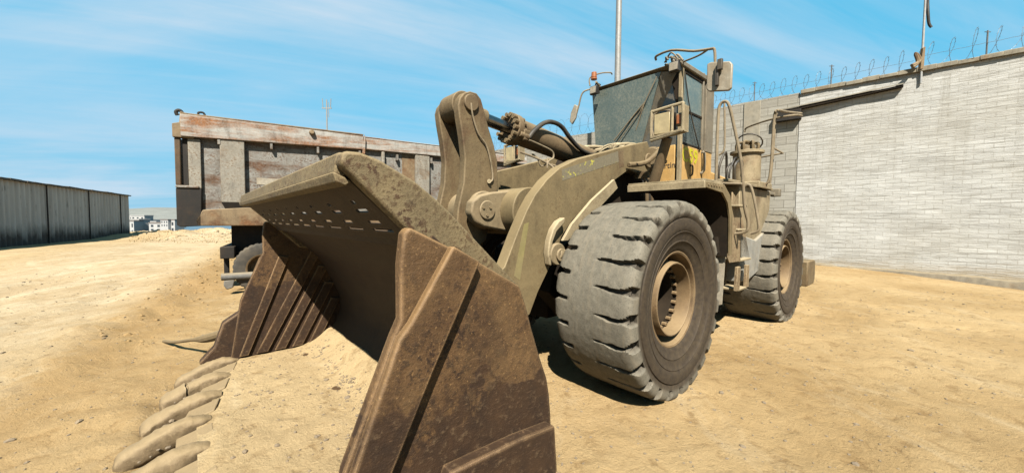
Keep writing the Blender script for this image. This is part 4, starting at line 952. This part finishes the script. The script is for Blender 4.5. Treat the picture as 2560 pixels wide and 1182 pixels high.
M['ttyre'] = plain('dusty_truck_tyre', (.085, .075, .06), .85, 0, (.30, .24, .16), du=.6, bp=.4)
wq = TP(655, 700, 0)
for wx in (wq[0]+.02, wq[0]+1.42, wq[0]+5.6):
    for wy in (.24, 2.12): truck_wheel(wx, wy)
xa, za = TP(552, 682); xb, zb = TP(604, 690)
MB().cyl((xa, .05, zb), (xa+1.0, .05, zb), .085, n=24).build('underrun_tube', M['galv2'], TR, bevel=.012)
MB().prism([(xa+.05, zb-.08), (xa+.25, zb-.07), (xa+.22, zb-.26), (xa+.10, zb-.30), (xa+.04, zb-.2)], .0, .10).build('tail_lamp', M['galv2'], TR, bevel=.02)
xc, zc_ = TP(560, 625)
MB().box(xa-.02, xa+.25, .1, 2.2, TP(550, 648)[1], TP(550, 618)[1]).box(xa+.02, xa+.12, .3, .4, zb, zc_).build('cross_bar', M['tr_dark'], TR, bevel=.015)
# cab beyond the bed
MB().prism([(Lb+.3, .8), (Lb+2.2, .8), (Lb+2.3, 1.8), (Lb+2.1, 3.0), (Lb+.3, 3.1)], .1, 2.3).build('truck_cab', M['tr_grey'], TR, bevel=.08)

# ============================================================ BLOCK WALL on the right
def wall_pt(k): return Vector((15.1+.713*k, 13.5-.701*k, 0))
WDIR = Vector((.713, -.701, 0)).normalized(); WN = Vector((-WDIR.y, WDIR.x, 0))*-1   # WN towards the yard
if WN.dot(Vector((0, -1, 0))) < 0: WN = -WN
WA = math.atan2(WDIR.y, WDIR.x)
def wall_mat(name, course, bw, smooth_):
    m, nt, bs = newmat(name); t = N(nt, 'ShaderNodeTexCoord'); s = N(nt, 'ShaderNodeSeparateXYZ'); lk(nt, t.outputs['Object'], s.inputs[0])
    c = N(nt, 'ShaderNodeCombineXYZ'); lk(nt, s.outputs[0], c.inputs[0])
    wv = noise_(nt, t.outputs['Object'], .8 if not smooth_ else 1.1, 5, .6)
    zz = math_(nt, 'ADD', s.outputs[2], math_(nt, 'MULTIPLY', wv, .0 if not smooth_ else .12)); lk(nt, zz, c.inputs[1])
    br = N(nt, 'ShaderNodeTexBrick'); br.inputs['Scale'].default_value = 1; br.inputs['Brick Width'].default_value = bw; br.inputs['Row Height'].default_value = course
    br.inputs['Mortar Size'].default_value = .014 if not smooth_ else .012; br.inputs['Mortar Smooth'].default_value = .35
    br.inputs['Color1'].default_value = (.50, .48, .42, 1); br.inputs['Color2'].default_value = (.62, .60, .53, 1); br.inputs['Mortar'].default_value = (.25, .235, .2, 1)
    if smooth_:
        br.inputs['Color1'].default_value = (.80, .80, .76, 1); br.inputs['Color2'].default_value = (.90, .90, .86, 1); br.inputs['Mortar'].default_value = (.66, .65, .60, 1); br.inputs['Mortar Size'].default_value = .022; br.inputs['Mortar Smooth'].default_value = 1
    lk(nt, c.outputs[0], br.inputs[0])
    v = vec_(nt, (.35, 1, 3.0)); n = noise_(nt, v, 3.2, 9, .68, .5); n2 = noise_(nt, vec_(nt), 22, 6, .7); n5 = noise_(nt, vec_(nt, (.16, 1, 1.6)), 8, 6, .62, .5)
    col = br.outputs[0]
    if smooth_: col = mix(nt, ramp(nt, n5, [(.32, .5), (.44, 0)]), col, (.46, .44, .38))
    col = mix(nt, ramp(nt, n, [(.38, .35), (.56, 0)]), col, (.25, .23, .195))
    col = mix(nt, ramp(nt, noise_(nt, vec_(nt), .5, 6, .6), [(.42, 0), (.70, .35)]), col, (.52, .47, .36))
    st = ramp(nt, noise_(nt, vec_(nt, (2.2, 1, .10)), 1.3, 7, .68, .3), [(.52, 0), (.72, .55)])
    st = math_(nt, 'MULTIPLY', st, ramp(nt, math_(nt, 'MULTIPLY', s.outputs[2], .13, True), [(.35, .15), (.95, 1)]))
    col = mix(nt, st, col, (.36, .33, .26))
    sp = ramp(nt, math_(nt, 'ADD', s.outputs[2], math_(nt, 'MULTIPLY', n, 1.1)), [(.45, .75), (.98, 0)])
    col = mix(nt, sp, col, (.56, .44, .27))
    ch = ramp(nt, noise_(nt, vec_(nt, (1, 1, 2.2)), 2.4, 9, .72, .4), [(.62, 0), (.67, .6)])
    col = mix(nt, ch, col, (.50, .47, .40))
    lk(nt, col, bs.inputs['Base Color']); bs.inputs['Roughness'].default_value = .9; bs.inputs['Specular IOR Level'].default_value = .15
    b = bump(nt, bs, br.outputs[1], -.5, .02); b = bump(nt, bs, n2, .4, .015, b)
    if smooth_: b = bump(nt, bs, n5, .6, .04, b)
    bump(nt, bs, n, .4, .04, b); return m
def wall_piece(name, k0, k1, zt, mat, label, off=0, base=0):
    c = wall_pt(k0); L = (wall_pt(k1)-c).length; n = max(2, int(L/.35)); nzv = 26; vs = []; fs = []
    for i in range(n+1):
        x = L*i/n
        top = zt+.05*nz(x, 3, 1, .7)+.03*nz(x, 8, 2, 3)
        for j in range(nzv+1):
            z = -1.0+(top+1.0)*j/nzv; amp = off
            vs.append((x, amp*nz(x, z*4, 4, .9)+amp*.6*nz(x*.4, z*9, 6, 1), z))
    K = nzv+1
    for i in range(n):
        for j in range(nzv): a = i*K+j; fs.append((a, a+K, a+K+1, a+1))
    b0 = len(vs)
    for i in range(n+1):
        x = L*i/n; top = vs[i*K+nzv][2]; vs.append((x, .30, -1)); vs.append((x, .30, top))
    for i in range(n):
        fs.append((b0+2*i, b0+2*i+1, b0+2*i+3, b0+2*i+2)); a = i*K+nzv; fs.append((a, a+K, b0+2*i+3, b0+2*i+1))
    fs.append(tuple([i for i in range(K)]+[b0+1, b0])); fs.append(tuple([n*K+j for j in range(K)][::-1]+[b0+2*n, b0+2*n+1]))
    o = MB().add(vs, fs).build(name, mat, None, smooth=60); o.location = (c.x, c.y, 0); o.rotation_euler = (0, 0, WA); tag(o, label, 'wall'); return o, L
# local +y of the wall must point away from the yard
kJ = -5.0
def kpx(u, dz=0):
    s = (u-1280)/FPX; return (s*13.5-15.1)/(.713+.701*s)
kJ = kpx(1985)
wmA = wall_mat('grey_block_masonry', .35, .72, False); wmB = wall_mat('rough_whitewashed_masonry', .17, .42, True)
wA, LA = wall_piece('block_wall', -38, kJ, 7.42, wmA, 'grey concrete block wall behind the loader cab', .006)
wB, LBw = wall_piece('rendered_wall', kJ+.02, 30, 7.35, wmB, 'long rough pale grey wall along the right side of the yard', .05)
WM = M['conc'] = plain('concrete_pillar', (.46, .42, .33), .9, 0, (.5, .42, .3), du=.5, bp=.4, s=6)
def wl(k): return (wall_pt(k)-wall_pt(-38)).length
def wb(k): return (wall_pt(k)-wall_pt(kJ+.02)).length
xk = wl(kpx(1870)); MB().box(xk-.33, xk+.33, -.05, -.008, -.5, 7.40).build('concrete_column', M['conc'], wA, bevel=.015)
for k in range(1, 8):
    xx = xk-5.5*k
    if xx > 0: MB().box(xx-.3, xx+.3, -.05, -.008, -.5, 7.40).build('concrete_column', M['conc'], wA, bevel=.015)
# coping and ledge on the pale wall
cop = MB(); n = 70
for i in range(n):
    x = .02+i*(LBw-.1)/n; h = .05+.05*rr.random()
    cop.box(x, x+(LBw-.1)/n+.01, -.09-.03*rr.random(), .33, 7.33+.03*nz(x, 1), 7.42+h)
cop.build('coping', metal('stained_coping', (.44, .39, .29), (.30, .21, .12), (.5, .42, .28), ra=.4, speck=.3, du=.5, topd=.7, scr=0), wB, bevel=.02)
def wpix(u, v, k0):     # point on the wall face -> (x along, z) in the piece's own frame
    d = ray(u, v); o = wall_pt(0); nn = WN; t = (o-CO).dot(nn)/d.dot(nn); q = CO+d*t; return ((q-wall_pt(k0)).dot(WDIR), q.z)
l0 = wpix(1945, 284, kJ+.02); l1 = wpix(2258, 219, kJ+.02)
print('LEDGE', l0, l1)
ld = MB().extr([(l0[0]+.1, -.22, l0[1]+.05), (l1[0], -.22, l1[1]+.05), (l1[0], -.22, l1[1]-.02), (l0[0]+.1, -.22, l0[1]-.06)], (0, .20, 0)); ld.build('ledge', M['dark'], wB, bevel=.01)
rf_ = [(l0[0]+.0, -.03, l0[1]+.10), (l1[0], -.03, l1[1]+.12), (l1[0], -.26, l1[1]+.06), (l0[0]+.0, -.26, l0[1]+.06)]
MB().extr(rf_, (0, 0, .04)).build('ledge_sheet', M['conc'], wB)
b0 = MB()
MB().box(l0[0]-.05, l0[0]+.85, -.30, -.02, l0[1]-.42, l0[1]-.02).build('wall_box', M['tr_dark'], wB, bevel=.01)
# plinth along the wall foot
pb = MB(); pv = []; pf = []
for i in range(301):
    x = i*LBw/300; zt_ = .05+.09*nz(x, 5, 0, .8)+.05*nz(x, 2, 0, 3)-.014*x; yy = -.15-.05*nz(x, 1, 3, 1.3)
    pv += [(x, yy-.05, -1), (x, yy, zt_-.05), (x, yy+.03, zt_), (x, .02, zt_+.03)]
for i in range(300):
    a = 4*i; pf += [(a+k, a+k+1, a+k+5, a+k+4) for k in range(3)]
pb.add(pv, pf)
pb.build('plinth', metal('stained_plinth', (.30, .26, .19), (.26, .19, .11), (.5, .4, .25), ra=.4, speck=.3, du=.5, topd=.7, scr=0), wB, bevel=.02)

# razor wire
M['wire'] = plain('razor_wire_steel', (.20, .21, .22), .5, .3, du=.1, bp=0)
def coil(name, k0, k1, zt, r, pitch, label, seed):
    L = (wall_pt(k1)-wall_pt(k0)).length; c = wall_pt(k0); rn = random.Random(seed); t = MB(); pts = []
    n = int(L/pitch*14)
    for i in range(n+1):
        a = 2*math.pi*i/14; x = L*i/n; rr_ = r*(1+.35*nz(x, seed, 1, 1.3))
        pts.append((x+.38*pitch*math.sin(a*1.0+1), .12+rr_*.6*math.cos(a), zt+r*.92+rr_*math.sin(a)+.05*nz(x, seed, 3, 1.7)))
    t.tube(pts, .0055, 4, sub=1)
    for zz in (.95,): t.tube([(L*i/30, .12, zt+r*zz+.02*rn.random()) for i in range(31)], .006, 4, sub=1)
    for i in range(0, n, 1):
        p = pts[i]; t.cyl((p[0]-.022, p[1], p[2]-.015), (p[0]+.022, p[1], p[2]+.015), .006, n=4)
    o = t.build(name, M['wire'], None, smooth=0); o.location = (c.x, c.y, 0); o.rotation_euler = (0, 0, WA); tag(o, label, 'razor wire'); return o
coil('razor_wire', -38, kpx(1700), 7.40, .62, .62, 'razor wire coil on the block wall, seen left of the loader cab', 1)
coil('razor_wire', kpx(1705), kpx(2262), 7.42, .42, .40, 'thin razor wire coil on the wall between loader mirror and wall pole', 2)
coil('razor_wire', kpx(2285), kpx(2700), 7.45, .50, .50, 'loose razor wire coil on the wall right of the wall pole', 3)
for i, u in enumerate((1872, 2060, 2440)):
    c = wall_pt(kpx(u)); o = MB().cyl((0, 0, 7.2), (0, 0, 8.35), .022, n=8).cyl((-.1, 0, 8.3), (.1, 0, 8.3), .012, n=6).build('wire_post', M['wire'], None); o.location = (c.x+.1, c.y+.1, 0)
    tag(o, ['thin iron post in the razor wire right of the loader mirror', 'thin iron post in the razor wire above the long dark ledge', 'thin iron post in the razor wire at the far right'][i], 'post', 'posts carrying the razor wire')
# pole on the wall with a bracket
c = wall_pt(kpx(2281)); wp = empty('wall_pole', (c.x-.05, c.y-.05, 6.9), 'thin white pole with a black rag rising from the right hand wall', 'pole')
MB().cyl((0, 0, 0), (0, 0, 6.5), .035, .028, n=12).build('pole', plain('pale_pole', (.55, .56, .55), .5, du=.2), wp)
MB().extr([(-.10, -.06, .5), (-.04, -.06, 1.25), (.04, -.06, 1.3), (.02, -.06, .5)], (0, .1, 0)).tube([(-.38, -.05, .55), (-.2, -.05, .75), (-.30, -.05, 1.05), (-.12, -.05, .8), (-.42, -.05, .62)], .06, 6).build('bracket', M['tr_tube'], wp, bevel=.01)
MB().tube([(.06, 0, 3.2), (.10, .02, 2.9), (.12, 0, 2.5), (.2, .02, 2.15), (.28, 0, 2.0)], lambda t: .05-.01*t, 8).build('black_rag', M['black'], wp)
# ============================================================ POLES, SHED, FAR TOWN
M['galv'] = plain('galvanised_steel', (.50, .51, .50), .45, .2, du=.25, bp=.1)
def lamp_pole():
    q = WP(1537, 551, 17.0)
    e = empty('light_pole', (q.x, q.y, 0), 'tall grey round steel pole rising behind the loader cab', 'pole')
    MB().cyl((0, 0, 0), (0, 0, 15.5), .16, .115, n=24).build('shaft', M['galv'], e)
    MB().box(-.28, .28, -.28, .28, -.1, .04).build('base_plate', M['galv'], e, bevel=.01)
    MB().tube([(0, 0, 15.4), (.5, 0, 15.9), (1.6, 0, 16.1)], .05, 8).build('arm', M['galv'], e)
    MB().prism([(1.5, 16.02), (2.3, 16.1), (2.25, 16.25), (1.5, 16.2)], -.16, .16).build('lamp_head', M['galv'], e, bevel=.03)
lamp_pole()
q = WP(821, 551, 60); e = empty('antenna_mast', (q.x, q.y, -9), 'thin antenna mast showing above the truck bed', 'mast')
MB().cyl((0, 0, 0), (0, 0, 30.0), .16, .10, n=8).build('shaft', M['galv'], e)
MB().box(-.8, .8, -.05, .05, 28.6, 28.75).cyl((-.6, 0, 28.7), (-.7, 0, 30.2), .06, n=6).cyl((.6, 0, 28.7), (.7, 0, 30.2), .06, n=6).cyl((.3, 0, 27.2), (.3, 0, 29.6), .05, n=6).build('aerial', M['galv'], e)

def shed_mat():
    m, nt, bs = newmat('streaked_corrugated_sheet'); v = vec_(nt, (3.0, 1, .22)); t = N(nt, 'ShaderNodeTexCoord'); s = N(nt, 'ShaderNodeSeparateXYZ'); lk(nt, t.outputs['Object'], s.inputs[0])
    n = noise_(nt, v, 1.2, 8, .65); n2 = noise_(nt, vec_(nt, (4, 1, .35)), 2.8, 7, .7)
    col = mix(nt, ramp(nt, n, [(.3, 0), (.65, 1)]), (.72, .71, .67), (1.0, 1.0, .95))
    col = mix(nt, ramp(nt, n2, [(.60, 0), (.70, .8)]), col, (.95, .85, .62))
    col = mix(nt, ramp(nt, n2, [(.30, .8), (.42, 0)]), col, (.07, .045, .03))
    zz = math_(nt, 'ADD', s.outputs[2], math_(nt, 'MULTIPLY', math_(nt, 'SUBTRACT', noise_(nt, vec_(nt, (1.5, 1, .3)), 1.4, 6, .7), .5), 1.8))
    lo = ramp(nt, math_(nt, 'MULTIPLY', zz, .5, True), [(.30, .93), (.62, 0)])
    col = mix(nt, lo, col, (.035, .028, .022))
    lk(nt, col, bs.inputs['Base Color']); bs.inputs['Roughness'].default_value = .7; bump(nt, bs, n2, .3, .02); return m
sd = Vector((-.425, .905, 0)).normalized(); send = Vector((-26.1, 25.0, 0)); sst = send-sd*22
sh = empty('corrugated_shed', (sst.x, sst.y, .2), 'long low shed of streaked grey corrugated sheets on the left', 'shed', math.atan2(sd.y, sd.x))
Ls = 22.0; n = 700; vs = []; fs = []
def ztop(x): return 3.35-.28*x/Ls
for i in range(n+1):
    x = Ls*i/n; y = .045*math.sin(x*2*math.pi/.30)+.05*nz(x, 2, 0, .4)
    vs += [(x, y, -.9), (x, y+.03*nz(x, 5, 0, 2), 1.2), (x, y, ztop(x))]
for i in range(n): a = 3*i; fs += [(a, a+3, a+4, a+1), (a+1, a+4, a+5, a+2)]
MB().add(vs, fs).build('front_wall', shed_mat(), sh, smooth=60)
MB().box(Ls-.02, Ls, .06, 4.0, -.9, 3.05).box(0, Ls, 4.0, 4.05, -.9, 3.1).build('back_wall', M['tr_dark'], sh)
for i in range(7):
    x = .9+3.3*i; MB().box(x, x+.06, -.09, -.055, -.5, ztop(x)).build('seam_post', M['tr_dark'], sh)
rfm = MB()
for i in range(46):
    x = i*Ls/46-.15; w = Ls/46+.25*rr.random(); z = ztop(x)+.02*rr.random()
    rfm.extr([(x, -.13-.05*rr.random(), z-.03), (x+w, -.13-.05*rr.random(), z-.05), (x+w, 4.1, z+.10), (x, 4.1, z+.12)], (0, 0, .06+.03*rr.random()))
    if rr.random() < .0: rfm.cyl((x, -.25, z+.10), (x+w*.9, -.15-.2*rr.random(), z+.12), .07, n=6)
rfm.build('roof', metal('rotten_roof_sheet', (.14, .13, .11), (.10, .05, .03), (.30, .26, .2), ra=.5, speck=.5, du=.4, topd=.2), sh)

# water and far shore
m, nt_, bs = newmat('hazy_water'); bs.inputs['Base Color'].default_value = (.10, .19, .27, 1); bs.inputs['Roughness'].default_value = .35
bump(nt_, bs, noise_(nt_, vec_(nt_), .2, 5), .2, .5)
MB().add([(-900, 95, -12.0), (-60, 95, -12.0), (-60, 900, -12.0), (-1500, 900, -12.0)], [(0, 1, 2, 3)]).build('water', m, None, smooth=0)['kind'] = 'structure'
hm = MB(); nxx, nyy = 90, 16; vs = []; fs = []
for i in range(nxx+1):
    for j in range(nyy+1):
        x = -1500+1500*i/nxx; y = 620+500*j/nyy; z = -13+ (34+10*nz(x, y, 0, .004)+5*nz(x, y, 1, .012))*sstep(0, .55, j/nyy)*sstep(1.15, .75, j/nyy)
        vs.append((x, y, z))
for i in range(nxx):
    for j in range(nyy): a = i*(nyy+1)+j; fs.append((a, a+nyy+1, a+nyy+2, a+1))
tag(MB().add(vs, fs).build('hills', plain('far_hillside', (.26, .29, .28), .9, 0, (.42, .40, .34), du=.8, bp=0, s=.05), None, smooth=180), kind='structure')
hw = plain('far_white_wall', (.72, .72, .70), .8, du=.15, bp=0); hr = plain('far_roof', (.30, .26, .24), .8, du=.2, bp=0); hwin = plain('far_window', (.06, .08, .10), .4, du=.1, bp=0)
r5 = random.Random(9)
hs_ = []
for k in range(20):
    u = 326+6.2*k+r5.uniform(-2, 2); dist = r5.uniform(380, 640); v = r5.uniform(548, 572) if k > 6 else r5.uniform(536, 570)
    hs_.append((u, dist, v))
hs_.sort()
ORD = 'leftmost second third fourth fifth sixth seventh eighth ninth tenth eleventh twelfth thirteenth fourteenth fifteenth sixteenth seventeenth eighteenth nineteenth twentieth'.split()
desc = ['low white house with a flat roof on the far shore', 'tall white block with dark windows on the far shore']
for k, (u, dist, v) in enumerate(hs_):
    q = WP(u, v, dist); w = r5.uniform(9, 20); h = r5.uniform(7, 14)*(1.4 if k < 7 else 1)
    e = empty('far_house', (q.x, q.y, q.z-h), ('leftmost of' if k == 0 else ORD[k]+' from the left among')+' the white houses on the far shore', 'house', r5.uniform(-.3, .3), 'white houses on the far shore')
    MB().box(-w/2, w/2, -5, 5, -14, h).build('wall', hw, e); MB().box(-w/2-.4, w/2+.4, -5.4, 5.4, h+.01, h+.9).build('roof', hr if r5.random() < .4 else hw, e)
    wm = MB()
    for a in range(3):
        for b_ in range(2): wm.box(-w/2+w*(a+.3)/3, -w/2+w*(a+.7)/3, -5.08, -5.02, h*(.15+.45*b_), h*(.4+.45*b_))
    wm.build('windows', hwin, e)

# dry grass tufts along the hummocks before the drop
gm = MB()
for k in range(1500):
    y = r5.uniform(19, 36); u = r5.uniform(320, 600); x = (u-1280)/FPX*y; z = hgt(x, y); hh = r5.uniform(.02, .11); a = r5.random()*3.14; w = .02
    gm.add([(x-w*math.cos(a), y-w*math.sin(a), z-.02), (x+w*math.cos(a), y+w*math.sin(a), z-.02), (x+r5.uniform(-.08, .08), y, z+hh)], [(0, 1, 2)])
tag(gm.build('dry_grass', plain('dry_grass', (.42, .27, .09), .9, du=.2, bp=0), None, smooth=0), 'dry grass tufts on the bank between shed and truck', 'grass', kind='stuff')

o = MB().tube([(3.52, -2.10, .44), (3.66, -2.45, .33), (3.80, -2.85, .24), (3.97, -3.35, .12), (4.10, -3.85, .03)], lambda t: .055-.033*sstep(.2, .5, t), 10, sub=4).build('bent_pipe', M['crank'], None)
o.location = (MX, MY, 0); o.rotation_euler = (0, 0, LR); tag(o, 'bent sand covered pipe leaning on the far bucket corner', 'pipe')

# real-world albedo level (the photograph is exposed bright)
KA = .287
for m in bpy.data.materials:
    if not m.use_nodes: continue
    nt = m.node_tree; bs = nt.nodes.get('Principled BSDF')
    if not bs: continue
    inp = bs.inputs['Base Color']
    if inp.is_linked:
        src = inp.links[0].from_socket; lk(nt, mix(nt, 1.0, src, (KA, KA, KA), 'MULTIPLY'), inp)
    else: c = inp.default_value; inp.default_value = (c[0]*KA, c[1]*KA, c[2]*KA, 1)
